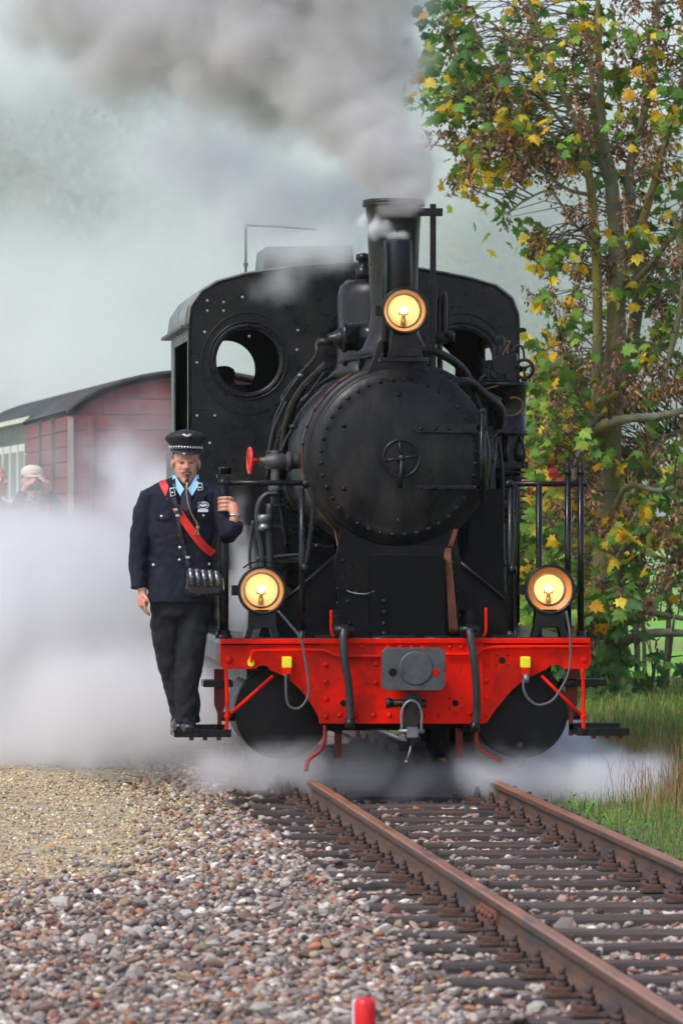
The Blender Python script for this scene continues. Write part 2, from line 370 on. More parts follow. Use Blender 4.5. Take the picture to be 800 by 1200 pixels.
def scatter(name, pts, sizes, pal, pw, seed, sink=.25, **kw):
    rs = np.random.RandomState(seed); n = len(pts); VV = []; FF = []; CC = []; off = 0
    which = rs.randint(0, len(PR), n); ci = rs.choice(len(pal), n, p=pw)
    eu = rs.uniform(-1, 1, (n, 3)) * np.array([.55, .55, 3.14])
    for k in range(len(PR)):
        idx = np.where(which == k)[0]
        if len(idx) == 0: continue
        V, F = PR[k]; m = len(V); cx, sx_ = np.cos(eu[idx, 0]), np.sin(eu[idx, 0]); cy_, sy = np.cos(eu[idx, 1]), np.sin(eu[idx, 1]); cz_, sz = np.cos(eu[idx, 2]), np.sin(eu[idx, 2])
        Rm = np.empty((len(idx), 3, 3))
        Rm[:, 0, 0] = cz_ * cy_; Rm[:, 0, 1] = cz_ * sy * sx_ - sz * cx; Rm[:, 0, 2] = cz_ * sy * cx + sz * sx_
        Rm[:, 1, 0] = sz * cy_; Rm[:, 1, 1] = sz * sy * sx_ + cz_ * cx; Rm[:, 1, 2] = sz * sy * cx - cz_ * sx_
        Rm[:, 2, 0] = -sy; Rm[:, 2, 1] = cy_ * sx_; Rm[:, 2, 2] = cy_ * cx
        W = np.einsum('nij,mj->nmi', Rm, V) * sizes[idx, None, None] + pts[idx, None, :]
        VV.append(W.reshape(-1, 3)); FF.append((F[None] + (np.arange(len(idx)) * m)[:, None, None] + off).reshape(-1, 3)); off += len(idx) * m
        c = pal[ci[idx]] * rs.uniform(.75, 1.2, (len(idx), 1)); CC.append(np.repeat(c, m, axis=0))
    return raw(name, np.concatenate(VV), np.concatenate(FF), m_stone, colors=np.concatenate(CC), **kw)
SLP, SL0, SLN = .70, -15.4, 34          # sleeper spacing, first, count
def onsleeper(x, y, pad=.0): 
    k = (y - SL0 + SLP / 2) % SLP - SLP / 2; return abs(x) < .97 and abs(k) < .105 + pad
def strew(n, x0, x1, y0, y1, s0, s1, seed, zadd=0.0, near=True, keep=None):
    rs = np.random.RandomState(seed); pts = []; sz = []
    while len(pts) < n:
        x = rs.uniform(x0, x1); y = y0 + (y1 - y0) * (rs.uniform() ** (1.25 if near else 1)); s_ = s0 + (s1 - s0) * rs.uniform() ** 1.8
        if keep and not keep(x, y, rs): continue
        if -.62 < x < -.45 or .45 < x < .62: continue
        if onsleeper(x, y, .0) and rs.uniform() > (.035 if x > -.68 else (.25 if x > -.8 else .8)): continue
        z = zsurf(x, y) + s_ * .25 + zadd + (.02 if onsleeper(x, y) else 0) + rs.uniform(-.4, .5) * s_ * .8
        pts.append((x, y, z)); sz.append(s_)
    return np.array(pts), np.array(sz)
def k_bal(x, y, rs): return x > edge(y) - rs.exponential(.22)
def k_pat(x, y, rs): return x < edge(y) + rs.exponential(.18)
p, s_ = strew(19000, -3.6, -.95, -14.2, -2.0, .010, .036, 11, keep=k_bal)
scatter('ballast_stones', p, s_, PAL, PW, 1, kind='stuff')
p, s_ = strew(1500, -1.7, -.95, -2.5, 12, .02, .04, 12, keep=k_bal)
scatter('ballast_stones', p, s_, PAL, PW, 2, kind='stuff')
p, s_ = strew(5000, -.97, .74, -14.2, 3, .016, .036, 13, near=False)
scatter('ballast_stones', p, s_, PAL, PW, 3, kind='stuff')
p, s_ = strew(50000, -3.4, -.97, -9.5, 8, .006, .019, 14, keep=k_pat)
scatter('path_gravel', p, s_, PALY, PWY, 4, kind='stuff')
p, s_ = strew(260, -3.5, -1.0, -9, 8, .020, .036, 15, keep=k_pat)
scatter('path_gravel', p, s_, PALY, PWY, 5, kind='stuff')
# the largest stones of the foreground, one by one
pal_m = []
for i, c in enumerate(PAL):
    pal_m.append(mat('stone %d' % i, tuple(float(q) for q in c), .85, var=.3, vscale=30, bump=.8, bscale=90, perobj=.18))
sm = []
for V, F in PR[:8]:
    for mi in (0, 1, 2, 3, 6, 7, 9, 10):
        me = bpy.data.meshes.new('stone'); me.from_pydata([tuple(v) for v in V], [], [tuple(int(a) for a in f) for f in F]); me.materials.append(pal_m[mi]); sm.append(me)
rs = np.random.RandomState(5); k = 0
while k < 290:
    y = -13.9 + 6.5 * rs.uniform() ** 1.5; x = rs.uniform(-3.6, .7)
    if not k_bal(x, y, rs) or .43 < abs(x) < .64 or (onsleeper(x, y, .03)): continue
    s_ = rs.uniform(.034, .056); o = bpy.data.objects.new('stone', sm[rs.randint(len(sm))]); COL.objects.link(o)
    o.location = (x, y, zsurf(x, y) + s_ * .45); o.rotation_euler = (rs.uniform(-.5, .5), rs.uniform(-.5, .5), rs.uniform(0, 6)); o.scale = (s_,) * 3; o.parent = bed; k += 1

# ---------------------------------------------------------------- the track
m_rail = mat('rail side rust', (.10, .048, .028), .75, var=.35, vscale=9, bump=.4, bscale=60, col2=(.05, .04, .035), c2amt=.5, c2scale=4, stretch=(1, .3, 1))
m_head = mat('rail head', (.34, .15, .08), .42, metal=.25, var=.25, vscale=10, col2=(.12, .09, .08), c2amt=.35, c2scale=7, stretch=(1, .15, 1))
m_slp = mat('tarred sleeper', (.055, .045, .038), .7, var=.45, vscale=8, bump=.9, bscale=25, col2=(.10, .055, .035), c2amt=.4, c2scale=3, stretch=(.25, 2, 1), perobj=.35)
m_iron = mat('rusty iron', (.06, .04, .032), .7, var=.4, vscale=30, bump=.5, bscale=80, col2=(.11, .05, .03), c2amt=.45, c2scale=14)
track = thing('railway_track', 'rusty metre gauge railway track on dark sleepers in front of the engine', 'railway track', (0, -10, -.3))
def rail_prof(xc):
    h = .0; r = [(-.055, -.125), (.055, -.125), (.055, -.115), (.012, -.10), (.008, -.04), (.03, -.03), (.031, -.008), (.022, 0), (-.022, 0), (-.031, -.008), (-.03, -.03), (-.008, -.04), (-.012, -.10), (-.055, -.115)]
    return [(xc + a, b) for a, b in r]
for sx in (-1, 1):
    for y0, y1 in (((-21, -8.93), (-8.92, 46)) if sx < 0 else ((-21, 4.0), (4.008, 46))):
        rl = MB().prism(rail_prof(sx * .532), y0, y1).build('rail', m_rail, track, bevel=.003)
        MB().prism([(sx * .532 + a, b + .0025) for a, b in ((-.0275, -.006), (.0275, -.006), (.022, .0), (-.022, .0))], y0, y1).build('railhead', m_head, rl)
fp = MB().b2(-.532 - .028, -.532 - .012, -9.2, -8.65, -.10, -.04)
for q in (-9.12, -8.99, -8.86, -8.73): fp.cyl((-.56, q, -.07), (-.582, q, -.07), .016, 6)
fp.build('fishplate', mat('fishplate rust', (.17, .06, .035), .7, var=.3, vscale=20, bump=.4), track)
clip = MB()
clip.b2(-.06, .06, -.075, .075, 0, .014); clip.b2(-.035, .04, -.05, .05, .014, .034)
clip.cyl((-.005, 0, .03), (-.005, 0, .052), .026, 6); clip.cyl((-.005, 0, .052), (-.005, 0, .075), .02, 6); clip.cyl((-.005, 0, .075), (-.005, 0, .10), .013, 8)
clip.cyl((.035, -.06, .014), (.035, -.06, .045), .017, 6); clip.cyl((-.045, -.055, .014), (-.045, -.055, .036), .014, 6)
cme = None
slabs = []
for v in range(5):
    rs = random.Random(v); b = MB(); nseg = 8; L = .95
    prev = None; vs = []; fs = []
    for i in range(nseg + 1):
        x = -L + 2 * L * i / nseg + (rs.uniform(-.02, .02) if i in (0, nseg) else 0); w0 = .1 + rs.uniform(-.008, .008); t = -.127 + rs.uniform(-.006, .002)
        vs += [(x, -w0, -.27), (x, w0, -.27), (x, w0 - .008, t - .012), (x, w0 - .02, t), (x, -w0 + .02, t), (x, -w0 + .008, t - .012)]
    for i in range(nseg):
        for q in range(6): a, b_ = i * 6 + q, i * 6 + (q + 1) % 6; fs.append((a, b_, b_ + 6, a + 6))
    fs += [tuple(range(5, -1, -1)), tuple(nseg * 6 + q for q in range(6))]
    slabs.append(MB().add(vs, fs))
protos = []
for i in range(SLN):
    y = SL0 + i * SLP
    if i < 5:
        o = slabs[i].build('sleeper', m_slp, track, origin=(0, 0, 0)); protos.append(o.data)
    else:
        o = bpy.data.objects.new('sleeper', protos[(i * 3 + i // 4) % 5]); COL.objects.link(o); o.parent = track
    o.location = Vector((0, y, random.uniform(-.006, .004))) - WORLD[track]; o.rotation_euler = (0, 0, random.uniform(-.012, .012))
    for sx in (-1, 1):
        for side in (-1, 1):
            if cme is None:
                c = clip.build('rail_clip', m_iron, None, bevel=.002); cme = c.data; c.parent = o
            else:
                c = bpy.data.objects.new('rail_clip', cme); COL.objects.link(c); c.parent = o
                bv = c.modifiers.new('bevel', 'BEVEL'); bv.width = .002; bv.segments = 1
            c.location = (sx * .532 + side * .115, 0, -.126); c.rotation_euler = (0, 0, math.pi if side < 0 else 0)

# the red-topped stake at the bottom of the picture
p0 = PD(425, 1168, 17.0)
st = thing('marker_stake', 'short white stake with a bright red cap standing in the ballast in front', 'stake', (p0.x, p0.y, zsurf(p0.x, p0.y)))
MB().prism([(p0.x - .034, p0.y - .03), (p0.x - .002, p0.y - .03), (p0.x - .002, p0.y + .03), (p0.x - .034, p0.y + .03)], -.4, p0.z - .012, 'z').build('post', mat('white paint', (.7, .74, .78), .5, bump=.1), st, bevel=.004)
MB().lathe([(.036, -.35), (.036, -.02), (.033, -.008), (.022, 0)], (p0.x + .004, p0.y - .034, p0.z), (0, 0, 1), 16).build('red_cap', mat('signal red', (.75, .012, .015), .4, var=.08), st)
# ================================================================ THE LOCOMOTIVE
K = mat('engine black', (.0052, .0060, .0072), .30, spec=.30, var=.3, vscale=5, bump=.12, bscale=14, col2=(.018, .016, .014), c2amt=.42, c2scale=2.5, rvar=.13)
K2 = mat('smokebox black', (.0050, .0058, .0072), .38, spec=.28, var=.35, vscale=4, bump=.25, bscale=18, col2=(.021, .018, .016), c2amt=.5, c2scale=3.4, stretch=(1.6, 1, .6), rvar=.15)
KG = mat('greased black', (.006, .0062, .007), .5, spec=.3, col2=(.016, .014, .012), c2amt=.4, c2scale=6, var=.3, vscale=12, bump=.1)
RED = mat('frame red', (.86, .010, .0003), .5, spec=.08, var=.2, vscale=7, bump=.06, bscale=12, col2=(.40, .010, .003), c2amt=.5, c2scale=3.5, rvar=.12)
DRED = mat('dirty red', (.30, .02, .012), .6, var=.3, vscale=12, col2=(.10, .02, .015), c2amt=.4, c2scale=6)
GRY = mat('bare grey plate', (.075, .085, .088), .5, var=.3, vscale=9, bump=.15, bscale=25, col2=(.045, .045, .045), c2amt=.4, c2scale=7, metal=.3)
STL = mat('worn steel', (.20, .21, .22), .4, metal=.7, var=.3, vscale=14, bump=.1)
COP = mat('copper pipe', (.16, .06, .03), .5, metal=.5, var=.35, vscale=14)
BRS = mat('brass', (.55, .38, .12), .35, metal=.8, var=.2)
RUB = mat('rubber hose', (.022, .030, .034), .38, var=.25, vscale=10)
CAB = mat('cable grey', (.085, .088, .088), .5, var=.15)
YEL = mat('yellow tag', (.80, .74, .01), .45, var=.08)
DK = mat('sooty dark', (.0075, .0075, .008), .85, spec=.1, var=.4, vscale=6)
CREAM = mat('lamp reflector', (.98, .74, .43), .45, metal=0.0, var=.03)
KM = mat('sooty plate', (.0048, .0052, .0060), .5, spec=.14, var=.4, vscale=5, bump=.25, bscale=16, col2=(.014, .011, .009), c2amt=.45, c2scale=4, rvar=.2)
LOCO = thing('steam_locomotive', 'black steam locomotive with red buffer beam and three lit headlamps, head on', 'steam locomotive', (0, 2.5, 0))
BC = 1.905       # boiler axis height
def part(mb, name, m, parent=LOCO, **k): return mb.build(name, m, parent, **k)
def arc(cx, cz, r, a0, a1, n): return [(cx + r * math.cos(R(a0 + (a1 - a0) * i / n)), cz + r * math.sin(R(a0 + (a1 - a0) * i / n))) for i in range(n + 1)]
def XZ(px, py, Y): p = P(px, py, Y); return (p.x, p.z)

# ---- buffer beam (three plates), lip, deck
def plate(px, Y0, Y1, Yr=0): return MB().prism([XZ(a, b, Yr) for a, b in px], Y0, Y1)
beam = part(plate([(374, 754), (566, 754), (566, 848), (374, 848)], -.012, .03), 'buffer_beam', RED, bevel=.003)
lp = [(258, 754), (376, 754), (376, 846), (371, 836), (363, 822), (352, 808), (340, 797), (328, 790), (318, 786), (312, 780), (304, 780), (299, 784), (262, 784), (258, 780)]
rp = [(564, 754), (692, 754), (692, 776), (688, 784), (660, 784), (655, 779), (645, 779), (640, 784), (628, 790), (614, 797), (600, 808), (588, 822), (577, 836), (570, 847), (564, 847)]
part(plate(lp, 0, .028), 'side_plate', RED, bevel=.002); part(plate(rp, 0, .028), 'side_plate', RED, bevel=.002)
part(MB().b2(-1.085, 1.085, -.03, .08, Z(754, 0), Z(748, 0)), 'beam_lip', RED, bevel=.003)
rv = []
for a in ((382, 779), (382, 799), (382, 819), (382, 840), (398, 838), (417, 838), (437, 838), (456, 838), (496, 838), (515, 838), (534, 838), (550, 836), (570, 778), (570, 798), (570, 818), (570, 838),
          (268, 773), (684, 773), (404, 758), (425, 758), (540, 758), (527, 758), (455, 758), (469, 758), (482, 758), (495, 758), (440, 778), (440, 800), (520, 800)):
    p = P(a[0], a[1], -.012); rv.append(p)
for i, p in enumerate(rv):
    part(MB().rivet((p.x, -.012 if X(376, 0) < p.x < X(564, 0) else 0, p.z), (0, -1, 0), .016 if i not in (16, 17) else .024, .013), 'rivet', RED)
for a, r in (((402, 824), 4), ((588, 774), 4), ((533, 824), 4)):
    p = P(a[0], a[1], 0); y = -.012 if 376 < a[0] < 564 else 0
    h = MB().lathe([(r / 200, 0), (r / 200 * .95, .003)], (p.x, y, p.z), (0, -1, 0), 12)
    if a[0] > 500:
        for dx, dz in ((-7, -6), (7, -6), (-7, 6), (7, 6)): h.lathe([(.006, 0), (.005, .003)], (p.x + dx / 200, y, p.z + dz / 200), (0, -1, 0), 8)
    part(h, 'bolt_hole', DK)
part(MB().tube(bez([P(295, 776, -.03), P(295, 768, -.03), P(299, 763, -.03), P(330, 762, -.03), P(370, 762, -.03), P(385, 764, -.03), P(393, 768, -.03), P(420, 769, -.03), P(446, 769, -.03)]), .010), 'beam_pipe', RED)
part(MB().tube(bez([P(522, 767, -.03), P(550, 767, -.03), P(560, 766, -.03), P(568, 760, -.03), P(600, 758, -.03), P(690, 758, -.03)]), .010), 'beam_pipe', RED)
part(MB().b2(-1.08, 1.08, .0, 1.3, Z(754, 0) - .012, Z(748, 0) + .004).b2(-1.08, -.62, 1.3, 3.3, .80, .84).b2(.62, 1.08, 1.3, 3.3, .80, .84), 'running_board', K, bevel=.004)
for sx in (-1, 1): part(MB().b2(sx * 1.082, sx * 1.066, .08, 3.3, .70, .80), 'valance', GRY)
# ---- frames, stretchers, wheels, ashpan below
part(MB().b2(-.40, -.37, .05, 6.2, .28, 1.0).b2(.37, .40, .05, 6.2, .28, 1.0).b2(-.37, .37, .3, .34, .3, .8).b2(-.37, .37, 1.2, 1.24, .25, .9).b2(-.4, .4, 3.0, 4.6, .2, .8), 'frame', DK)
for yy in (1.9, 3.0, 4.1):
    wh = MB(); wh.cyl((-.6, yy, .40), (.6, yy, .40), .06, 14)
    for sx in (-1, 1): wh.lathe([(.40, 0), (.40, .09), (.43, .10), (.43, .12), (.06, .13)], (sx * .59, yy, .40), (-sx, 0, 0), 32)
    part(wh, 'wheelset', DK)
for sx in (-1, 1): part(MB().b2(sx * .9, sx * .86, 1.6, 4.6, .33, .41), 'coupling_rod', STL)
# ---- cylinders
for sx in (-1, 1):
    xc = -.70 if sx < 0 else .715; zc = Z(833, .35)
    cy = part(MB().lathe([(.27, .9), (.27, .10), (.283, .09), (.283, .0)], (xc, .30, zc), (0, 1, 0), 40).b2(xc - .2, xc + .2, .45, 1.2, zc + .1, .8), 'cylinder', KG)
    part(MB().lathe([(.283, 0), (.278, .014), (.268, .018), (.06, .019), (.05, .02)], (xc, .30, zc), (0, -1, 0), 40), 'cylinder_cover', KG, cy)
    part(MB().lathe([(.022, 0), (.022, .03), (.012, .03), (.012, .045)], (xc - .01, .285, zc - .2), (0, -1, 0), 6), 'cover_bolt', mat('rust bolt', (.09, .055, .04), .6), cy)
    part(MB().cyl((xc, .33, zc - .27), (xc, .33, zc - .34), .022, 8).b2(xc - .03, xc + .03, .31, .35, zc - .32, zc - .30), 'drain_cock', mat('rust bolt', (.09, .055, .04), .6), cy)
    part(MB().cyl((xc + sx * .26, .36, zc - .03), (xc + sx * .36, .36, zc - .03), .028, 8), 'valve_spindle', KG, cy)
    part(MB().cyl((xc + sx * .09, .30, zc + .25), (xc + sx * .09, .8, zc + .25), .055, 16), 'valve_chest', KG, cy)
# ---- coupling
gp = part(plate([(451, 759), (516, 759), (521, 764), (521, 804), (516, 809), (451, 809), (447, 805), (447, 764)], -.16, -.125, -.14), 'coupling_plate', GRY, bevel=.004)
part(MB().lathe([(.10, 0), (.10, .004), (.094, .009), (.09, .009)], P(487, 783, -.16), (0, -1, 0), 32), 'boss', GRY, gp)
for a, m in (((460, 788), DK), ((510, 788), RED)): part(MB().lathe([(.024, 0), (.022, .003)], P(a[0], a[1], -.16), (0, -1, 0), 16), 'plate_hole', m, gp)
part(MB().b2(-.09, .09, -.125, -.012, Z(800, 0), Z(768, 0)), 'coupling_shank', DK, gp)
hk = part(MB().prism([XZ(a, b, -.1) for a, b in ((474, 812), (492, 812), (494, 830), (489, 852), (493, 868), (488, 874), (478, 872), (472, 852))], -.13, -.07), 'drawhook', K, bevel=.006)
part(MB().cyl(P(456, 824, -.1), P(499, 824, -.1), .024, 12).cyl(P(452, 824, -.1), P(458, 824, -.1), .034, 6), 'hook_pin', K, hk)
part(MB().tube(bez([P(471, 858, -.14), P(470, 838, -.14), P(474, 826, -.14), P(482, 821, -.14), P(490, 826, -.14), P(494, 838, -.14), P(493, 858, -.14)]), .008, 8), 'shackle', STL, hk)
part(MB().cyl(P(467, 857, -.14), P(497, 857, -.14), .014, 8).b2(P(476, 0, -.14).x, P(489, 0, -.14).x, -.165, -.12, Z(864, -.14), Z(852, -.14)), 'shackle_nut', STL, hk)
part(MB().tube([P(483, 868, -.1), P(480, 880, -.12), P(476, 893, -.13)], .007, 8).ball(P(476, 893, -.13), .012), 'screw_handle', STL, hk)
part(MB().b2(X(466, 0), X(497, 0), -.1, -.02, Z(880, 0), Z(868, 0)), 'hook_block', DK, hk)
# ---- hoses, cables, plugs
for path in ([(403, 738), (402, 750), (404, 775), (408, 800), (410, 825), (410, 848)], [(550, 738), (552, 752), (556, 780), (558, 810), (558, 835), (556, 852)]):
    h = part(MB().tube(bez([P(a, b, -.075 - .03 * math.sin(i)) for i, (a, b) in enumerate(path)]), .023, 12), 'brake_hose', RUB)
    p = P(*path[0], -.07); part(MB().cyl(p, p + Vector((0, 0, -.05)), .032, 12).cyl(p + Vector((-.06, .0, -.0)), p + Vector((.06, .0, -.0)), .024, 10).cyl(p, p + Vector((0, .15, 0)), .03, 10).b2(p.x - .02, p.x + .02, p.y - .02, p.y + .03, p.z - .01, p.z + .03), 'hose_cock', K, h)
    q = P(*path[-1], -.08); part(MB().cyl(q + Vector((0, 0, .03)), q + Vector((0, 0, -.03)), .03, 12), 'hose_clip', K, h)
for path in ([(388, 715), (388, 738), (391, 746)], [(569, 712), (569, 738), (566, 746)]): part(MB().tube(bez([P(a, b, -.04) for a, b in path]), .008, 8), 'cock_lever', RED)
for path, tg, lampx in (([(326, 716), (338, 730), (352, 748), (357, 770), (361, 795), (361, 815), (352, 829), (341, 829), (336, 820), (335, 800), (335, 790)], (336, 776), 0),
                 ([(663, 716), (667, 740), (668, 768), (665, 790), (655, 810), (645, 822), (630, 826), (618, 818), (613, 806), (613, 796)], (615, 776), 1)):
    part(MB().tube(bez([P(a, b, -.10) for a, b in path]), .0075, 8), 'lamp_cable', CAB)
    x, z = XZ(tg[0], tg[1], -.04); pl = part(MB().b2(x - .028, x + .028, -.075, -.012, z - .033, z + .033), 'socket', YEL, bevel=.006)
    part(MB().b2(x - .024, x + .024, -.08, -.03, z - .075, z - .036), 'plug', RED, pl, bevel=.004); part(MB().cyl((x, -.08, z - .07), (x, -.09, z - .12), .018, 10), 'cable_gland', K if not lampx else STL, pl)
x, z = XZ(294, 776, -.03); part(MB().prism([(x - .018, z + .012), (x - .01, z + .022), (x - .007, z + .035), (x + .007, z + .035), (x + .01, z + .022), (x + .018, z + .012), (x + .02, z - .01), (x + .01, z - .024), (x - .01, z - .024), (x - .02, z - .01)], -.03, -.015), 'tag', YEL)
# ---- steps
for sx in (-1, 1):
    e = 1 if sx > 0 else 0
    lo = [(203, 858), (268, 858)] if not e else [(672, 858), (731, 858)]
    x0, x1 = X(lo[0][0], .1), X(lo[1][0], .1); z = Z(862, .05)
    st = part(MB().b2(x0, x1, -.08, .30, z, z + .022).b2(x0 - .004, x1 + .004, -.085, -.07, z, z + .045).b2(x0 - .004, x1 + .004, .30, .315, z, z + .06), 'footstep', K, bevel=.004)
    for q in range(3): part(MB().cyl((x0 + .1 + q * .08, -.02, z - .02), (x0 + .1 + q * .08, -.02, z + .01), .014, 6), 'bolt', DRED, st)
    ux = (237, 272) if not e else (657, 708); part(MB().b2(X(ux[0], .2), X(ux[1], .2), .1, .32, Z(804, .2), Z(796, .2)), 'upper_footstep', K, bevel=.006)
    vx = 266 if not e else 664 + 19
    part(MB().tube(bez([P(vx - 1, 784, .0), P(vx, 815, -.0), P(vx, 845, -.02), P(vx - 2 if not e else vx + 1, 860, -.03)]), .011, 8).ball(P(vx, 840, -.01), .02), 'step_hanger', RED)
    part(MB().tube([P(320, 792, -.01), P(266, 840, -.01)] if not e else [P(634, 792, -.01), P(683, 840, -.01)], .010, 8), 'step_brace', RED)
    hx = 257 if not e else 668
    part(MB().prism([XZ(hx - 6, 784, .3), XZ(hx + 8, 784, .3), XZ(hx + 8, 825, .3), XZ(hx + 3, 838, .3), XZ(hx + 3, 862, .3), XZ(hx - 2, 862, .3), XZ(hx - 2, 836, .3), XZ(hx - 6, 826, .3)], .30, .315), 'step_bracket', DRED)
for path in ([(381, 850), (380, 868), (374, 880), (362, 890), (358, 904)], [(558, 850), (559, 872), (572, 884), (588, 892)]):
    part(MB().tube(bez([P(a, b, .1) for a, b in path]), .013, 8), 'rail_guard', DRED)
for sx in (-1, 1): part(MB().b2(sx * .38, sx * .34, .4, .44, .12, .34), 'guard_iron', DRED)
# ---- hand rails
def post(a, y0, y1, r, nm='handrail_post', fin=False, Y=.04):
    p0, p1 = P(a, y0, Y), P(a, y1, Y); m = MB().cyl((p1.x, Y, p1.z), (p1.x, Y, p0.z), r, 14).lathe([(r * 1.7, 0), (r * 1.7, .012), (r * 1.3, .02), (r * 1.3, .045)], (p1.x, Y, p1.z), (0, 0, 1), 14)
    if fin: m.lathe([(r * 1.15, 0), (r * 1.15, .02), (r * .7, .03), (r * 1.0, .045), (r * .6, .065), (.002, .075)], (p1.x, Y, p0.z), (0, 0, 1), 14)
    return part(m, nm, K)
post(262, 566, 748, .030); post(354, 572, 748, .017); post(598, 572, 748, .022, Y=.26); post(631, 566, 748, .019, Y=.26); post(665, 556, 748, .020, fin=True, Y=.26); post(680, 556, 748, .020, fin=True, Y=.26)
part(MB().tube([P(262, 566, .04), P(358, 566, .04)], .0165, 12).ball(P(358, 567, .04), .027).ball(P(262, 566, .04), .033), 'handrail', K)
part(MB().tube([P(597, 567, .26), P(684, 567, .26)], .0165, 12).ball(P(596, 567, .26), .027).ball(P(684, 567, .26), .02), 'handrail', K)
for YY, pts in ((.03, [(359, 564), (366, 574), (367, 600), (362, 640), (357, 666)]), (.24, [(601, 566), (606, 576), (606, 600), (603, 640), (600, 668)])):
    part(MB().tube(bez([P(a, b, YY) for a, b in pts]), [.014] * 33, 10), 'handrail_bow', K)
    part(MB().ball(P(pts[-1][0], pts[-1][1], YY), .026, sz=1.3), 'handrail_joint', K)
# ---- smokebox, boiler, bands
sbx = part(MB().lathe([(.50, 0), (.545, .0), (.56, .02), (.56, 1.1)], (0, .47, BC), (0, 1, 0), 72), 'smokebox', K2)
part(MB().lathe([(.545, 0), (.545, .02), (.556, .028), (.535, .03), (.535, 2.0)], (0, 1.57, BC), (0, 1, 0), 72), 'boiler', K)
for yy in (1.62, 2.1, 2.6, 3.1): part(MB().torus((0, yy, BC), (0, 1, 0), .537, .012, 72, 6), 'boiler_band', K)
door = part(MB().lathe([(.528, .0), (.528, .02), (.512, .03), (.505, .03), (.498, .045), (.44, .050), (.405, .053), (.395, .058), (.25, .070), (.1, .076), (.0, .077)], (0, .47, BC), (0, -1, 0), 80), 'smokebox_door', K2)
for i in range(40):
    a = 2 * math.pi * (i + .5) / 40; part(MB().rivet((.462 * math.cos(a), .421, BC + .462 * math.sin(a)), (0, -1, 0), .0145, .012), 'rivet', K, door)
for i in range(6):
    a = 2 * math.pi * (i + .25) / 6 + .26; part(MB().rivet((.375 * math.cos(a), .414, BC + .375 * math.sin(a)), (0, -1, 0), .016, .014), 'rivet', K, door)
# hinge straps, hinge pin, hand wheel
for (y_, hh, n_) in ((502, .027, 4), (571, .014, 5)):
    z = Z(y_, .37); x0, x1 = X(490, .37), X(563, .40); x0 = max(x0, .09)
    pr = [(x0 + hh * math.cos(R(a)), z + hh * math.sin(R(a))) for a in range(90, 271, 30)] + [(x1, z - hh), (x1, z + hh)]
    s_ = part(MB().prism(pr, .380, .425), 'hinge_strap', K, door, bevel=.004)
    for i in range(n_): part(MB().rivet((x0 + .02 + i * (.082 if n_ == 4 else .08), .380, z), (0, -1, 0), .013, .012), 'rivet', K, door)
part(MB().cyl((X(565, .37), .385, Z(592, .37)), (X(565, .37), .385, Z(483, .37)), .021, 12).ball((X(565, .37), .385, Z(482, .37)), .024).b2(X(565, .37) - .03, X(565, .37) + .03, .38, .48, Z(505, .37), Z(498, .37)).b2(X(565, .37) - .03, X(565, .37) + .03, .38, .48, Z(575, .37), Z(568, .37)), 'hinge_pin', K, door)
wx, wz = X(470, .3), Z(537, .3)
wheel = MB().torus((wx, .29, wz), (0, 1, 0), .108, .0105, 40, 8).cyl((wx, .27, wz), (wx, .41, wz), .024, 12).ball((wx, .27, wz), .026)
for a in (8, 98, 188, 278): wheel.tube([(wx, .28, wz), (wx + .106 * math.cos(R(a)), .29, wz + .106 * math.sin(R(a)))], .010, 8)
part(wheel, 'locking_wheel', K, door); part(MB().tube([(wx, .26, wz), (wx - .008, .255, wz - .1), (wx - .01, .26, wz - .175)], [.012, .011, .013], 8), 'locking_handle', K, door)
# copper pipe round the smokebox rim and the wires hanging at the right
part(MB().tube([(.566 * math.cos(R(a)), .54 + .0 * a, BC + .566 * math.sin(R(a))) for a in range(118, 232, 3)] + [P(398, 650, .45), P(402, 672, .3)], .006, 6), 'copper_pipe', COP)
part(MB().tube(bez([P(404, 455, .5), P(412, 445, .5), P(430, 436, .48), P(446, 430, .46)]), .007, 6), 'copper_pipe', COP)
for i in range(5): part(MB().tube(bez([P(532 + i, 620, .42), P(526 + i, 638, .3), P(521 + i * 1.6, 650, .12), P(524 + i * 1.8, 690, .09), P(527 + i * 2.2, 742, .07)]), .0045, 5), 'wire', COP)
# ---- saddle, front plates and tool box below the smokebox
sd = part(MB().prism([XZ(a, b, .45) for a, b in ((302, 748), (306, 735), (340, 700), (394, 652), (402, 600), (532, 600), (538, 652), (584, 697), (596, 712), (600, 748))], .45, .50), 'saddle_plate', KM)
for a in (((394, 651), (300, 733)), ((536, 656), (590, 702))):
    p, q = P(*a[0], .43), P(*a[1], .43); part(MB().tube([p, q], .013, 4), 'angle_iron', K, sd)
part(MB().prism([XZ(a, b, .2) for a, b in ((400, 748), (392, 656), (398, 640), (534, 640), (540, 656), (536, 748))], .2, .24), 'apron_plate', KM, sd)
for a in [(402, 657), (411, 665), (401, 676), (396, 690), (407, 688), (417, 694), (396, 707), (408, 705), (393, 723), (409, 731), (447, 704), (447, 717), (447, 730), (447, 742), (406, 742), (530, 660), (531, 686), (534, 705), (538, 722), (536, 740), (529, 671), (535, 694)]:
    p = P(a[0], a[1], .2); part(MB().rivet((p.x, .2 if a[0] != 447 else .06, p.z), (0, -1, 0), .015, .013), 'rivet', K, sd)
bx = [XZ(a, b, .1) for a, b in ((434, 750), (434, 657), (436, 652), (441, 650), (514, 650), (519, 652), (521, 657), (521, 750))]
tb = part(MB().prism(bx, .07, .3), 'smokebox_ash_box', mat('matt black', (.0035, .0038, .0042), .6, spec=.10, var=.3), bevel=.006)
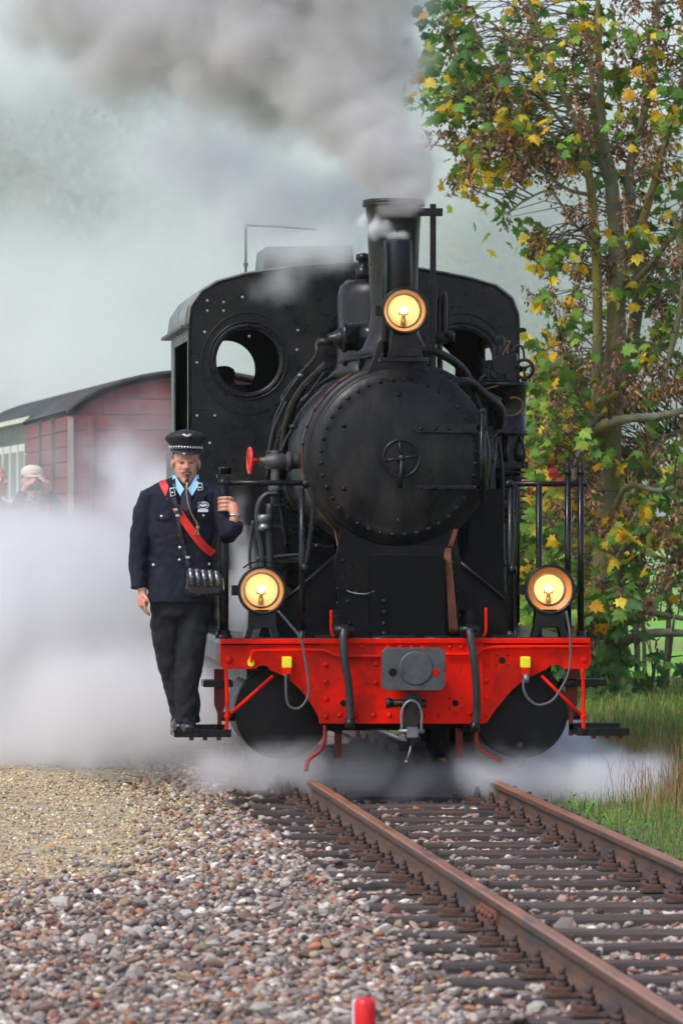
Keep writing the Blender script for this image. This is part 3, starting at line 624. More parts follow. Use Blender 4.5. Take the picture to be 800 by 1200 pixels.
for a in (448, 511): part(MB().b2(X(a - 9, 0), X(a + 9, 0), -.005, .07, Z(762, 0), Z(750, 0)).b2(X(a - 14, 0), X(a + 14, 0), -.02, .06, Z(750, 0), Z(745, 0)).cyl(P(a - 13, 749, -.01), P(a + 13, 749, -.01), .014, 8), 'box_hinge', K, tb)
part(MB().tube(bez([P(406, 692, .17), P(415, 695, .15), P(428, 696, .12), P(438, 693, .06)]), .004, 5), 'chain', STL)
for a in (390, 470, 560, 590): part(MB().b2(X(a - 22, .1), X(a + 14, .1), .02, .12, Z(748, .05), Z(744, .05)), 'deck_angle', K)
# ---- chimney with blast pipe in front, lamp bracket
chx = 0.0
ch = part(MB().lathe([(.24, 0), (.19, .05), (.155, .13), (.142, .22), (.142, .30), (.147, .5), (.158, .75), (.168, .90), (.172, .905), (.185, .91), (.185, .935), (.165, .94), (.15, .935), (.14, .7)], (0, .72, 2.515), (0, 0, 1), 48), 'chimney', K2)
part(MB().torus((0, .72, 2.515 + .905), (0, 0, 1), .178, .011, 48, 8), 'chimney_rim', K, ch)
fpz = Z(283, .42)
part(MB().lathe([(.086, 0), (.086, fpz - 2.60), (.082, fpz - 2.592), (.07, fpz - 2.59)], (0, .45, 2.6), (0, 0, 1), 28).cyl((-.075, .38, 2.6), (-.075, .38, fpz - .01), .008, 6).cyl((.075, .38, 2.6), (.075, .38, fpz - .01), .008, 6).b2(-.09, .09, .45, .6, 2.5, fpz - .03), 'exhaust_stack', K2, ch)
part(MB().prism([(-.19, 2.40), (.19, 2.40), (.15, 2.50), (.12, 2.60), (-.12, 2.60), (-.15, 2.50)], .45, .9), 'chimney_saddle', K2, ch, bevel=.01)
# headlamps
def lamp(px, py, Y, r, dep, stand, hood=False, rk=.68):
    c = P(px, py, Y); c = Vector((c.x, Y, c.z))
    body = MB().lathe([(r * .55, dep + .04), (r * .75, dep + .02), (r * .97, dep * .75), (r * 1.0, 0), (r * .93, -.012), (r * .90, -.004), (r * .89, .05)], c, (0, 1, 0), 40, caps=False)
    body.lathe([(r * .56, 0), (.001, .001)], c + Vector((0, dep + .04, 0)), (0, 1, 0), 40, caps=False)
    o = part(body, 'headlamp', K)
    part(MB().torus(c + Vector((0, -.008, 0)), (0, 1, 0), r * .97, .009, 48, 8), 'lamp_rim', K, o)
    part(MB().lathe([(r * .885, .0), (r * (rk + .09), .022)], c, (0, 1, 0), 48, caps=False), 'lamp_bezel', mat('lamp bezel', (.80, .26, .05), .45, metal=.0, var=.05), o)
    part(MB().lathe([(r * (rk + .09), .022), (r * (rk + .03), .05), (r * rk, .055)], c, (0, 1, 0), 48, caps=False), 'inner_ring', K, o)
    prof = [(r * rk, .055)] + [(r * rk * math.cos(R(a)), .055 + (dep * .55) * math.sin(R(a))) for a in range(10, 91, 10)]
    part(MB().lathe(prof, c, (0, 1, 0), 40, caps=False), 'reflector', CREAM, o)
    bc = c + Vector((0, .075, .006))
    bulb = MB().ball(bc, .019 * r / .14, 14).build('bulb', mat('lit bulb', (1, .9, .7), .3, emit=(1.0, .80, .46), estr=LAMP_E), o)
    part(MB().cyl(bc + Vector((0, 0, -.02)), bc + Vector((0, 0, -.055)), .012, 8).b2(bc.x - .028, bc.x + .028, bc.y - .006, bc.y + .006, bc.z - .03, bc.z - .022).b2(bc.x - .028, bc.x - .022, bc.y - .006, bc.y + .006, bc.z - .03, bc.z - .008).b2(bc.x + .022, bc.x + .028, bc.y - .006, bc.y + .006, bc.z - .03, bc.z - .008).cyl(bc + Vector((0, 0, -.05)), bc + Vector((0, 0, -.09)), .017, 8), 'bulb_holder', BRS, o)
    part(MB().b2(c.x - r - .035, c.x - r + .005, c.y + .04, c.y + .09, c.z - .03, c.z + .03), 'lamp_hinge', K, o); part(MB().b2(c.x + r - .005, c.x + r + .03, c.y + .04, c.y + .09, c.z - .02, c.z + .02), 'lamp_latch', K, o)
    if hood: part(MB().tube([c + Vector((r * 1.15 * math.cos(R(a)), .09, r * 1.22 * math.sin(R(a)))) for a in range(50, 131, 10)], .005, 6), 'lamp_bail', K, o)
    if stand:
        z0 = .842; w1, w2 = r * .56, r * .60
        sdm = MB().prism([(c.x - w1, c.z - r * .8), (c.x + w1, c.z - r * .8), (c.x + w2, z0 + .075), (c.x + w2, z0 + .06), (c.x - w2, z0 + .06), (c.x - w2, z0 + .075)], c.y + .0, c.y + .14)
        sdm.prism([(c.x - w2, z0 + .065), (c.x - w2 + .04, z0 + .065), (c.x - w2 + .02, z0), (c.x - w2 - .02, z0)], c.y + .0, c.y + .14).prism([(c.x + w2 - .04, z0 + .065), (c.x + w2, z0 + .065), (c.x + w2 + .02, z0), (c.x + w2 - .02, z0)], c.y, c.y + .14)
        part(sdm, 'lamp_stand', K, o, bevel=.004)
    return o, c
LAMP_E = 10.5
lamp(307, 692, .03, .14, .16, True, True); lamp(644, 691, .03, .145, .16, True, False, .60)
lo_, c = lamp(474, 364, .14, .136, .15, False)
part(MB().prism([(c.x - .07, c.z - .11), (c.x + .07, c.z - .11), (c.x + .085, c.z - .27), (c.x - .085, c.z - .27)], c.y + .04, c.y + .2).b2(c.x - .14, c.x + .14, c.y - .01, c.y + .2, c.z - .30, c.z - .275).b2(c.x - .07, c.x - .04, c.y - .0, c.y + .18, c.z - .275, c.z - .2), 'lamp_bracket', K, lo_, bevel=.003)
# ---- signal rod right of the chimney and the small gear beside it
q = P(507, 245, .62)
part(MB().b2(q.x - .017, q.x + .017, .60, .64, 2.15, q.z + .03).b2(X(490, .62), X(518, .62), .595, .645, Z(253, .62), Z(244, .62)).b2(q.x - .02, q.x + .02, .59, .65, Z(352, .62), Z(345, .62)), 'chimney_rod', K, bevel=.002)
part(MB().tube(bez([P(515, 470, .75), P(515, 420, .75), P(514, 380, .75), P(515, 350, .75), P(518, 345, .75), P(520, 350, .75), P(520, 392, .75)]), .018, 10), 'vent_pipe', K)
part(MB().cyl((X(508, .7), .75, Z(395, .7)), (X(524, .7), .75, Z(395, .7)), .04, 14).cyl((X(522, .7), .74, Z(395, .7)), (X(533, .7), .74, Z(395, .7)), .028, 12).ball(P(527, 393, .7), .03), 'relief_valve', K)
# ---- steam dome, generator and pipework left of the chimney
part(MB().lathe([(.30, 0), (.25, .05), (.24, .1), (.24, .50), (.225, .56), (.18, .60), (.0, .61)], (0, 1.85, 2.42), (0, 0, 1), 40), 'steam_dome', K)
part(MB().lathe([(.05, 0), (.05, .08), (.035, .085), (.035, .12), (.05, .125), (.05, .16), (.015, .17)], (-.075, 1.85, 3.02), (0, 0, 1), 16), 'safety_valve', K)
gy = 1.05; gz = Z(395, gy)
part(MB().lathe([(.05, 0), (.095, .01), (.095, .035), (.085, .04), (.085, .19), (.095, .195), (.095, .21), (.06, .25)], (X(399, gy), gy, gz), (1, 0, 0), 28).lathe([(.03, 0), (.03, .02), (.055, .06), (.075, .09)], (X(384, gy), gy, gz - .01), (1, 0, 0), 20).cyl((X(372, gy), gy, Z(401, gy)), (X(390, gy), gy, Z(401, gy)), .024, 12).b2(X(420, gy), X(436, gy), gy - .03, gy + .03, 2.4, gz), 'turbo_generator', K)
part(MB().tube(bez([P(374, 400, gy), P(371, 404, gy), P(370, 418, gy), P(350, 440, 1.3), P(334, 460, 1.5), P(330, 470, 1.5)]), .011, 8), 'steam_pipe', K)
part(MB().tube(bez([P(384, 426, 1.0), P(373, 436, 1.1), P(355, 455, 1.3), P(342, 478, 1.5), P(334, 510, 1.7), P(331, 560, 1.9)]), .026, 10), 'steam_pipe', K)
part(MB().tube(bez([P(392, 440, 1.2), P(374, 452, 1.3), P(350, 478, 1.5), P(338, 500, 1.7)]), .012, 8), 'steam_pipe', K)
part(MB().tube(bez([P(398, 424, .7), P(415, 421, .6), P(450, 415, .45)]), .013, 8).ball(P(404, 425, .68), .02), 'operating_rod', K)
part(MB().cyl(P(405, 431, .7), P(405, 423, .7), .007, 8), 'oiler', BRS)
for pts, r in (([(486, 411), (505, 411), (524, 419), (541, 432), (553, 449), (566, 461), (584, 470)], .026), ([(527, 450), (542, 447), (553, 450), (566, 461), (580, 472), (586, 480), (586, 492), (584, 500)], .027),
               ([(470, 425), (490, 430), (520, 440), (548, 458), (560, 480), (564, 500)], .03)):
    part(MB().tube(bez([P(a, b, .55 + .05 * i) for i, (a, b) in enumerate(pts)]), r, 12), 'exhaust_pipe', K)
for pts in ([(527, 460), (540, 465), (555, 463), (566, 457), (583, 452)], [(597, 467), (604, 466), (611, 471), (611, 480), (604, 486), (592, 488), (584, 489)], [(584, 500), (582, 508), (576, 515), (570, 520)], [(593, 400), (597, 401), (592, 410), (588, 417)]):
    part(MB().tube(bez([P(a, b, .88) for a, b in pts]), .006, 6), 'copper_pipe', COP)
# ---- air pump at the right
px_, py_ = .72, 1.12
zt, zb = Z(447, 1.1), Z(511, 1.1)
pump = part(MB().lathe([(.11, 0), (.142, .005), (.142, .03), (.128, .035), (.128, zt - zb - .035), (.142, zt - zb - .03), (.142, zt - zb - .004), (.11, zt - zb)], (px_, py_, zb), (0, 0, 1), 36), 'air_pump', K)
part(MB().b2(px_ - .12, px_ + .06, py_ - .09, py_ + .09, zt, zt + .13).cyl((px_ - .03, py_ - .13, zt + .10), (px_ - .03, py_ - .0, zt + .10), .062, 20).cyl((px_ - .03, py_, zt + .12), (px_ - .03, py_, zt + .22), .05, 14).cyl((px_ - .03, py_, zt + .22), (px_ - .03, py_, zt + .25), .03, 12).ball((px_ - .03, py_, zt + .25), .032).cyl((px_ + .03, py_, zt + .12), (px_ + .03, py_, zt + .17), .05, 14)
     .b2(px_ - .13, px_ - .08, py_ - .06, py_ + .05, zt, zt + .08).cyl((px_ - .07, py_ - .12, zt + .05), (px_ - .07, py_ + .05, zt + .05), .035, 12).cyl((px_ + .02, py_ - .12, zt + .04), (px_ + .02, py_ + .05, zt + .04), .035, 12), 'valve_gear', K, pump, bevel=.003)
vw = MB().torus((px_ + .105, py_ - .1, zt + .075), (.35, 1, 0), .056, .011, 28, 8).cyl((px_ + .105, py_ - .12, zt + .075), (px_ + .08, py_ + .02, zt + .075), .016, 10).cyl((px_ + .105, py_ - .1, zt), (px_ + .105, py_ - .1, zt + .03), .02, 8)
for a in (30, 150, 270): vw.tube([(px_ + .105, py_ - .1, zt + .075), (px_ + .105 + .053 * math.cos(R(a)), py_ - .11, zt + .075 + .053 * math.sin(R(a)))], .007, 6)
part(vw, 'valve_wheel', K, pump)
lz0, lz1 = Z(613, 1.1), Z(547, 1.1)
low = MB().lathe([(.10, 0), (.10, lz1 - lz0)], (px_, py_, lz0), (0, 0, 1), 24)
for i in range(9): low.lathe([(.10, 0), (.135, .004), (.135, .012), (.10, .016)], (px_, py_, lz0 + .01 + i * (lz1 - lz0 - .05) / 8), (0, 0, 1), 28)
part(low, 'pump_cylinder', K, pump)
part(MB().cyl((px_, py_, lz1), (px_, py_, zb), .022, 10).cyl((px_ + .095, py_ - .05, lz1), (px_ + .095, py_ - .05, zb), .016, 8).cyl((px_ - .09, py_ - .05, lz1), (px_ - .09, py_ - .05, zb), .03, 8).b2(px_ - .13, px_ + .13, py_ - .1, py_ + .1, lz1 - .01, lz1 + .03).lathe([(.01, 0), (.03, .02), (.03, .07), (.02, .08), (.02, .12)], (px_ + .07, py_ - .08, lz1 + .03), (0, 0, 1), 10), 'pump_rods', K, pump)
part(MB().b2(.40, px_ - .12, 1.0, 1.2, 1.5, 2.3).b2(.50, .64, 1.0, 1.1, 1.1, 2.1).cyl((.60, .93, 1.25), (.60, .93, 2.0), .04, 12).cyl((.545, .75, 1.35), (.545, .75, 1.95), .028, 12).lathe([(.03, 0), (.055, .02), (.055, .05), (.03, .07)], (.60, .93, 1.58), (0, 0, 1), 12), 'pump_bracket', K, pump)
part(MB().b2(.45, .66, .7, .74, .84, 1.72), 'side_sheet', KM)
# ---- left side: steam valve with red wheel, pipes, lubricator
vy = .9
part(MB().lathe([(.028, 0), (.028, .03), (.04, .04), (.055, .09), (.055, .13), (.04, .16), (.06, .165), (.06, .19), (.045, .20), (.045, .24)], (X(304, vy), vy, Z(541, vy)), (1, 0, 0), 16).cyl((X(323, vy), vy, Z(541, vy)), (X(323, vy), vy, Z(528, vy)), .035, 14).cyl((X(323, vy), vy, Z(590, vy)), (X(323, vy), vy, Z(541, vy)), .03, 12).cyl((X(323, vy), vy, Z(575, vy)), (X(323, vy), vy, Z(568, vy)), .045, 12), 'steam_valve', mat('valve grey', (.07, .07, .068), .45, metal=.3, var=.3), bevel=.002)
hw = MB().torus((X(293, vy), vy, Z(540, vy)), (1, .10, 0), .074, .010, 32, 8).cyl((X(293, vy), vy, Z(540, vy)), (X(304, vy), vy, Z(540, vy)), .016, 10)
for a in (0, 60, 120): hw.tube([(X(293, vy), vy + .07 * math.cos(R(a)), Z(540, vy) + .07 * math.sin(R(a))), (X(293, vy), vy - .07 * math.cos(R(a)), Z(540, vy) - .07 * math.sin(R(a)))], .007, 6)
part(hw, 'red_handwheel', mat('handwheel red', (.65, .02, .02), .35))
for pts, r, nm in (([(325, 578), (312, 580), (304, 590), (302, 605), (303, 625), (307, 645), (308, 680)], .018, 'drain_pipe'), ([(316, 590), (316, 640), (318, 700), (318, 748)], .022, 'drain_pipe'),
                   ([(297, 610), (294, 630), (293, 660), (300, 700)], .010, 'drain_pipe'), ([(311, 592), (333, 593)], .010, 'valve_lever'), ([(300, 655), (330, 652), (352, 650)], .012, 'drain_pipe')):
    part(MB().tube(bez([P(a, b, .85) for a, b in pts]), r, 10), nm, RUB if nm == 'drain_pipe' else K)
part(MB().lathe([(.03, 0), (.04, .005), (.04, .03), (.032, .035), (.032, .05), (.042, .055), (.042, .09), (.03, .1)], P(310, 622, .82), (0, 0, 1), 14), 'pipe_union', STL)
part(MB().b2(X(318, .9), X(352, .9), .85, 1.3, Z(660, .9), Z(654, .9)).b2(X(318, .9), X(350, .9), .88, 1.3, Z(748, .9), Z(700, .9)), 'side_box', K, bevel=.004)
part(MB().lathe([(.035, 0), (.035, .03), (.04, .03), (.04, .045)], P(264, 556, .9), (0, 0, 1), 14).b2(X(254, .9), X(274, .9), .85, .95, Z(560, .9), Z(556, .9)), 'lubricator', K)
# a few studs over the smokebox side and small fittings on top
for i in range(14): part(MB().rivet((-.568 * math.cos(R(8 + i * 11)), .52 + .0, BC + .562 * math.sin(R(8 + i * 11))), (-math.cos(R(8 + i * 11)), 0, math.sin(R(8 + i * 11))), .012, .01), 'rivet', K, sbx)
for pts, r in (([(336, 470), (322, 500), (316, 530), (314, 560)], .014), ([(344, 500), (330, 530), (328, 580), (336, 640)], .010), ([(352, 440), (336, 462), (322, 492), (318, 520)], .008), ([(380, 436), (372, 448), (356, 470)], .007),
               ([(366, 640), (350, 655), (330, 668), (300, 676)], .012), ([(340, 620), (352, 632), (372, 640), (392, 640)], .010)):
    part(MB().tube(bez([P(a, b, 1.0) for a, b in pts]), r, 8), 'steam_pipe', K)
for a, b, r in ((344, 500, .022), (330, 545, .018), (372, 640, .02), (350, 655, .02), (352, 440, .016), (316, 530, .02)): part(MB().ball(P(a, b, .98), r, 10, 1.2, 1, .8), 'pipe_joint', STL if r < .019 else K)
for pts, r in (([(574, 512), (574, 560), (570, 600), (566, 640)], .016), ([(585, 520), (588, 560), (588, 620), (590, 700)], .012), ([(610, 512), (614, 530), (612, 548)], .008), ([(600, 412), (606, 405), (612, 408), (614, 420)], .007), ([(570, 440), (562, 446), (556, 470), (560, 520)], .012)):
    part(MB().tube(bez([P(a, b, .84) for a, b in pts]), r, 8), 'steam_pipe', K)
for a, b in ((574, 540), (588, 590), (566, 640), (588, 660)): part(MB().cyl(P(a, b + 4, .83), P(a, b - 4, .83), .026, 6), 'pipe_joint', K)
# ---- cab
CYF, CYB = 3.3, 5.45
roofpx = [(222, 381), (225, 360), (237, 342), (255, 331), (288, 322), (327, 316), (372, 311), (420, 309), (462, 311), (497, 317), (546, 326), (580, 336), (599, 351), (606, 370), (607, 385)]
roof = [XZ(a, b, CYF) for a, b in roofpx]
x0, x1 = roof[0][0], roof[-1][0]
outline = [(x0, .84)] + roof + [(x1, .84)]
HCX, HCZ = .695, Z(423, CYF)
def faceplate(Y0, Y1, name, r, m):
    # a plate with two round windows: built as three strips, ring plates around the holes
    def fill(ring_c, xa, xb):
        n = 48; inner = circ(ring_c, HCZ, r, n); out = []
        top = [q for q in outline]
        def zt(x):
            for (a, b), (c, d) in zip(roof[:-1], roof[1:]):
                if a <= x <= c: return b + (d - b) * (x - a) / max(1e-6, c - a)
            return roof[0][1]
        for (ix, iz) in inner:
            dx, dz = ix - ring_c, iz - HCZ; t = 1e9
            if abs(dx) > 1e-6: t = min(t, ((xb - ring_c) / dx) if dx > 0 else ((xa - ring_c) / dx))
            if dz < -1e-6: t = min(t, (.84 - HCZ) / dz)
            tt = 1.0
            # walk out until the roof line is met
            while tt < t and not (dz > 0 and HCZ + dz * tt > zt(ring_c + dx * tt)): tt += .004
            out.append((ring_c + dx * tt, HCZ + dz * tt))
        return out, inner
    mb = MB()
    for cx_, xa, xb in ((-HCX, x0, 0.0), (HCX, 0.0, x1)):
        o_, i_ = fill(cx_, xa, xb)
        mb.ringplate(o_, i_, Y0, Y1)
        # corners that the radial walk misses
        mb.add([(xa, Y0, .84), (xb, Y0, .84), (xb, Y0, 1.0), (xa, Y0, 1.0)], [(0, 1, 2, 3)])
    return part(mb, name, m)
cf = faceplate(CYF, CYF + .012, 'cab_front', .205, K)
# a skirt to close the corners left under the radial fan
for q in (MB().b2(x0, -.28, CYF + .014, CYF + .02, .84, 1.9), MB().b2(.28, x1, CYF + .014, CYF + .02, .84, 1.9), MB().prism([(x0, 2.9), roof[0], roof[1], roof[2], roof[3], (roof[3][0], 2.9)], CYF + .014, CYF + .02), MB().prism([(x1, 2.9), (x1 - .3, 2.9), roof[-4], roof[-3], roof[-2], roof[-1]], CYF + .014, CYF + .02),
          MB().prism([(-.3, 2.5), (.3, 2.5), roof[8], roof[7], roof[6]], CYF + .014, CYF + .02), MB().b2(-.42, .42, CYF + .014, CYF + .02, 1.8, 2.5)): part(q, 'front_stiffener', K, cf)
for sx in (-1, 1):
    fr = part(MB().torus((sx * HCX, CYF - .008, HCZ), (0, 1, 0), .252, .008, 48, 8).lathe([(.250, 0), (.250, .010), (.216, .012), (.207, .0)], (sx * HCX, CYF, HCZ), (0, -1, 0), 48, caps=False), 'window_frame', K, cf)
    for i in range(10):
        a = 2 * math.pi * (i + .5) / 10; part(MB().rivet((sx * HCX + .234 * math.cos(a), CYF - .012, HCZ + .234 * math.sin(a)), (0, -1, 0), .009, .008), 'rivet', K, fr)
    # outer worn rubbing arc seen round each porthole
    part(MB().tube([(sx * HCX + .30 * math.cos(R(a)), CYF - .002, HCZ - .02 + .33 * math.sin(R(a))) for a in (range(20, 190, 6) if sx > 0 else range(60, 300, 6))], .006, 6), 'splash_rim', K, fr)
part(MB().tube([(a, CYF - .004, b) for a, b in [(x0, .86)] + roof + [(x1, .86)]], .009, 6), 'front_edge_bead', K, cf)
rr = random.Random(4)
LITE = mat('pale stud', (.42, .44, .46), .5, var=.3)
for a, b in [(243, 352), (262, 354), (243, 364), (262, 364), (284, 348), (320, 350), (362, 370), (362, 378), (341, 387), (349, 387), (233, 389), (240, 389), (348, 410), (292, 394), (231, 425), (228, 433), (233, 480), (234, 487), (241, 480), (252, 487), (231, 487), (284, 486), (251, 528), (251, 535), (267, 519), (246, 519), (250, 546), (330, 421), (327, 440)]:
    p = P(a, b, CYF); part(MB().rivet((p.x, CYF, p.z), (0, -1, 0), .0085, .007), 'rivet', LITE if rr.random() < .4 else K, cf)
for i in range(12):
    a = 100 - i * 12; part(MB().rivet((HCX + .34 * math.cos(R(a)), CYF, HCZ + .36 * math.sin(R(a))), (0, -1, 0), .010, .008), 'rivet', K, cf)
for i in range(5):
    p = P(500 + i * 22, 345 - 0 * i, CYF); part(MB().rivet((p.x, CYF, p.z), (0, -1, 0), .009, .008), 'rivet', K, cf)
part(MB().tube([(HCX - .5 + .3 * math.cos(R(a)), CYF - .01, 2.55 + .42 * math.sin(R(a))) for a in range(10, 80, 8)], .008, 6), 'grab_rail', K, cf)
# roof sheet, gutter
mb = MB(); nn = len(roof); vs = []
for yy in (CYF + .0, CYB + .3):
    for k_, (a, b) in ((0, (0, 0)), (1, (0, 0))):
        for (a, b) in roof:
            cx_ = a * (1.0 + (.012 if k_ else 0)); vs.append((cx_, yy, b + (.016 if k_ else 0)))
fs = []
for i in range(nn - 1):
    A = lambda y_, k_, i_: (y_ * 2 + k_) * nn + i_
    fs += [(A(0, 1, i), A(0, 1, i + 1), A(1, 1, i + 1), A(1, 1, i)), (A(0, 0, i), A(1, 0, i), A(1, 0, i + 1), A(0, 0, i + 1)), (A(0, 0, i), A(0, 0, i + 1), A(0, 1, i + 1), A(0, 1, i)), (A(1, 0, i), A(1, 1, i), A(1, 1, i + 1), A(1, 0, i + 1))]
for i in (0, nn - 1): fs.append((A(0, 0, i), A(0, 1, i), A(1, 1, i), A(1, 0, i)))
roof_o = part(mb.add(vs, fs, True), 'cab_roof', mat('roof grey', (.24, .25, .26), .55, var=.25, vscale=5, bump=.15, col2=(.055, .055, .055), c2amt=.4, c2scale=3))
part(MB().b2(x0 - .055, x0 + .01, CYF + .02, CYB + .3, roof[0][1] - .02, roof[0][1] + .0), 'gutter', GRY, roof_o, bevel=.003)
part(MB().b2(x1 - .01, x1 + .055, CYF + .02, CYB + .3, roof[-1][1] - .02, roof[-1][1] + .0).b2(x1, x1 + .04, CYF - .02, CYF + .02, roof[-1][1] - .02, roof[-1][1] + .005), 'gutter', K, roof_o, bevel=.003)
vz = Z(315, 4.3)
part(MB().prism([(-.55, vz - .06), (-.53, vz + .13), (.05, vz + .14), (.07, vz - .06)], 4.0, 4.8), 'roof_vent', mat('vent grey', (.16, .165, .17), .6, var=.2), roof_o, bevel=.01)
p = P(288, 322, 3.8)
part(MB().tube([P(288, 325, 3.8), P(288, 300, 3.8), P(288, 266, 3.8)], .008, 6).cyl(P(288, 312, 3.8), P(288, 308, 3.8), .016, 8).tube([P(287, 264, 3.8), P(330, 266, 3.8), P(370, 269, 3.8)], .006, 6), 'roof_rod', mat('rod grey', (.10, .105, .11), .6), roof_o)
# side walls with window openings
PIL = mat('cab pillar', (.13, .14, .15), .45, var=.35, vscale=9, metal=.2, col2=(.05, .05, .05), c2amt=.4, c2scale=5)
zr = roof[0][1]
for sx in (-1, 1):
    xw = x0 if sx < 0 else x1 - .012
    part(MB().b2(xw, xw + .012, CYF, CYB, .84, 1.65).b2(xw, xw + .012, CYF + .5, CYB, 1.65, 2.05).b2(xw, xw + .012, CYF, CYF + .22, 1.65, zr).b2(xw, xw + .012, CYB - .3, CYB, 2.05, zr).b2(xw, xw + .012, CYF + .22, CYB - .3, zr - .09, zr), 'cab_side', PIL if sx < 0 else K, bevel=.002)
part(MB().tube([(x0 - .03, CYF + .28, 1.0), (x0 - .035, CYF + .28, 1.9)], .012, 8), 'cab_handrail', STL)
bk = faceplate(CYB, CYB + .012, 'cab_back', .20, DK)
for q in (MB().b2(x0 + .02, x1 - .02, CYB + .014, CYB + .02, .84, 2.2), MB().prism([(x0 + .01, 2.9), roof[0], roof[1], roof[2], roof[3], (roof[3][0], 2.9)], CYB + .014, CYB + .02), MB().prism([(x1 - .01, 2.9), (x1 - .3, 2.9), roof[-4], roof[-3], roof[-2], roof[-1]], CYB + .014, CYB + .02),
          MB().prism([(-.3, 2.62), (.3, 2.62), roof[8], roof[7], roof[6]], CYB + .014, CYB + .02), MB().b2(-.42, .42, CYB + .014, CYB + .02, 2.21, 2.6)): part(q, 'back_stiffener', DK, bk)
part(MB().b2(x0 + .02, x1 - .02, CYF + .02, CYB, .80, .84), 'cab_floor', DK)
part(MB().b2(x0 + .03, x1 - .03, CYB + .02, CYB + 1.2, .5, 2.0).b2(x0 + .1, -.35, CYB + .1, CYB + 1.1, 2.0, 2.47), 'coal_bunker', K, bevel=.02)
part(MB().lathe([(.5, 0), (.5, .5)], (0, CYF + .03, BC), (0, 1, 0), 40).b2(-.4, .4, CYF + .1, CYF + .55, .84, 1.8), 'backhead', DK)
part(MB().cyl((.3, CYF + .55, 2.2), (-.3, CYF + .6, 2.0), .018, 8), 'regulator', STL)
# side tanks low beside the boiler, behind the handrails
part(MB().b2(-.80, -.54, 1.9, CYF - .004, .845, 1.5), 'side_tank', KM, bevel=.02); part(MB().b2(.54, .78, 1.9, CYF - .004, .845, 1.5), 'side_tank', KM, bevel=.02)
# ================================================================ TREES, BUSHES, GRASS
def T(px, py, dd=0.0): return PD(px, py, 42 + dd)
m_bark = mat('maple bark', (.17, .17, .11), .9, var=.4, vscale=10, bump=1.0, bscale=30, col2=(.21, .17, .03), c2amt=.52, c2scale=3.2, stretch=(1, 1, .4))
m_twig = mat('twig', (.075, .062, .042), .85, var=.3)
m_leaf = tintmat('leaf', .55, .15, 30, trans=.42, spec=.35)
m_key = tintmat('maple keys', .8, .0, 30, trans=.15, spec=.1)
LO = [(0, 0), (.10, .10), (.36, -.02), (.30, .16), (.52, .30), (.34, .38), (.40, .62), (.20, .58), (.13, .74), (0, 1.0)]
LEAF = np.array([(0, .36)] + LO + [(-a, b) for a, b in LO[-2:0:-1]]); nl = len(LEAF) - 1
LV = np.column_stack([LEAF[:, 0], LEAF[:, 1], -.42 * np.abs(LEAF[:, 0]) - .30 * LEAF[:, 1] ** 2]); LF = np.array([(0, 1 + i, 1 + (i + 1) % nl) for i in range(nl)])
KV = np.array([(0, 0, 0), (.20, .3, .05), (.26, .75, 0), (.02, 1, 0), (-.16, .55, -.05)]); KF = np.array([(0, 1, 4), (1, 2, 4), (2, 3, 4)])
def rotm(rs, n, droop=.9, spread=1.0):
    """random frames: local y is the leaf's long axis (hangs down and outward), local z its face"""
    az_ = rs.uniform(0, 2 * np.pi, n); dn = -rs.uniform(.1, 1.0, n) * droop
    yv = np.column_stack([np.cos(az_) * spread, np.sin(az_) * spread, dn]); yv /= np.linalg.norm(yv, axis=1)[:, None]
    zz = np.column_stack([rs.normal(0, .6, n), rs.normal(-.35, .6, n), rs.uniform(.2, 1, n)]); zz -= (zz * yv).sum(1)[:, None] * yv; zz /= np.linalg.norm(zz, axis=1)[:, None]
    xv = np.cross(yv, zz); return np.stack([xv, yv, zz], -1)
def inst(V, F, pos, rot, size, col, mats_=None):
    n = len(pos); m = len(V)
    W = np.einsum('nij,mj->nmi', rot, V) * size[:, None, None] + pos[:, None, :]
    return W.reshape(-1, 3), (F[None] + (np.arange(n) * m)[:, None, None]).reshape(-1, F.shape[1]), np.repeat(col, m, axis=0)
GRN = np.array([(.10, .24, .03), (.16, .33, .04), (.06, .15, .025), (.26, .42, .045), (.12, .27, .035)]); YLW = np.array([(.80, .50, .015), (.75, .38, .01), (.85, .65, .05), (.55, .50, .05)])
YGR = np.array([(.30, .36, .04), (.22, .30, .04)]); REDL = np.array([(.55, .04, .04), (.65, .08, .03)]); BRN = np.array([(.25, .13, .07), (.19, .10, .055), (.34, .20, .11), (.13, .075, .045)])
DGR = np.array([(.055, .15, .028), (.08, .19, .035), (.06, .16, .035)])
def pick(rs, kind, n):
    tab = {'g': (GRN, YGR, .12), 'd': (DGR, GRN, .25), 'y': (YLW, YGR, .25), 'm': (GRN, YLW, .28), 'r': (REDL, YLW, .3)}[kind]
    a = tab[0][rs.randint(0, len(tab[0]), n)]; b = tab[1][rs.randint(0, len(tab[1]), n)]; s_ = rs.uniform(size=n) < tab[2]
    return np.where(s_[:, None], b, a) * rs.uniform(.8, 1.2, (n, 1))
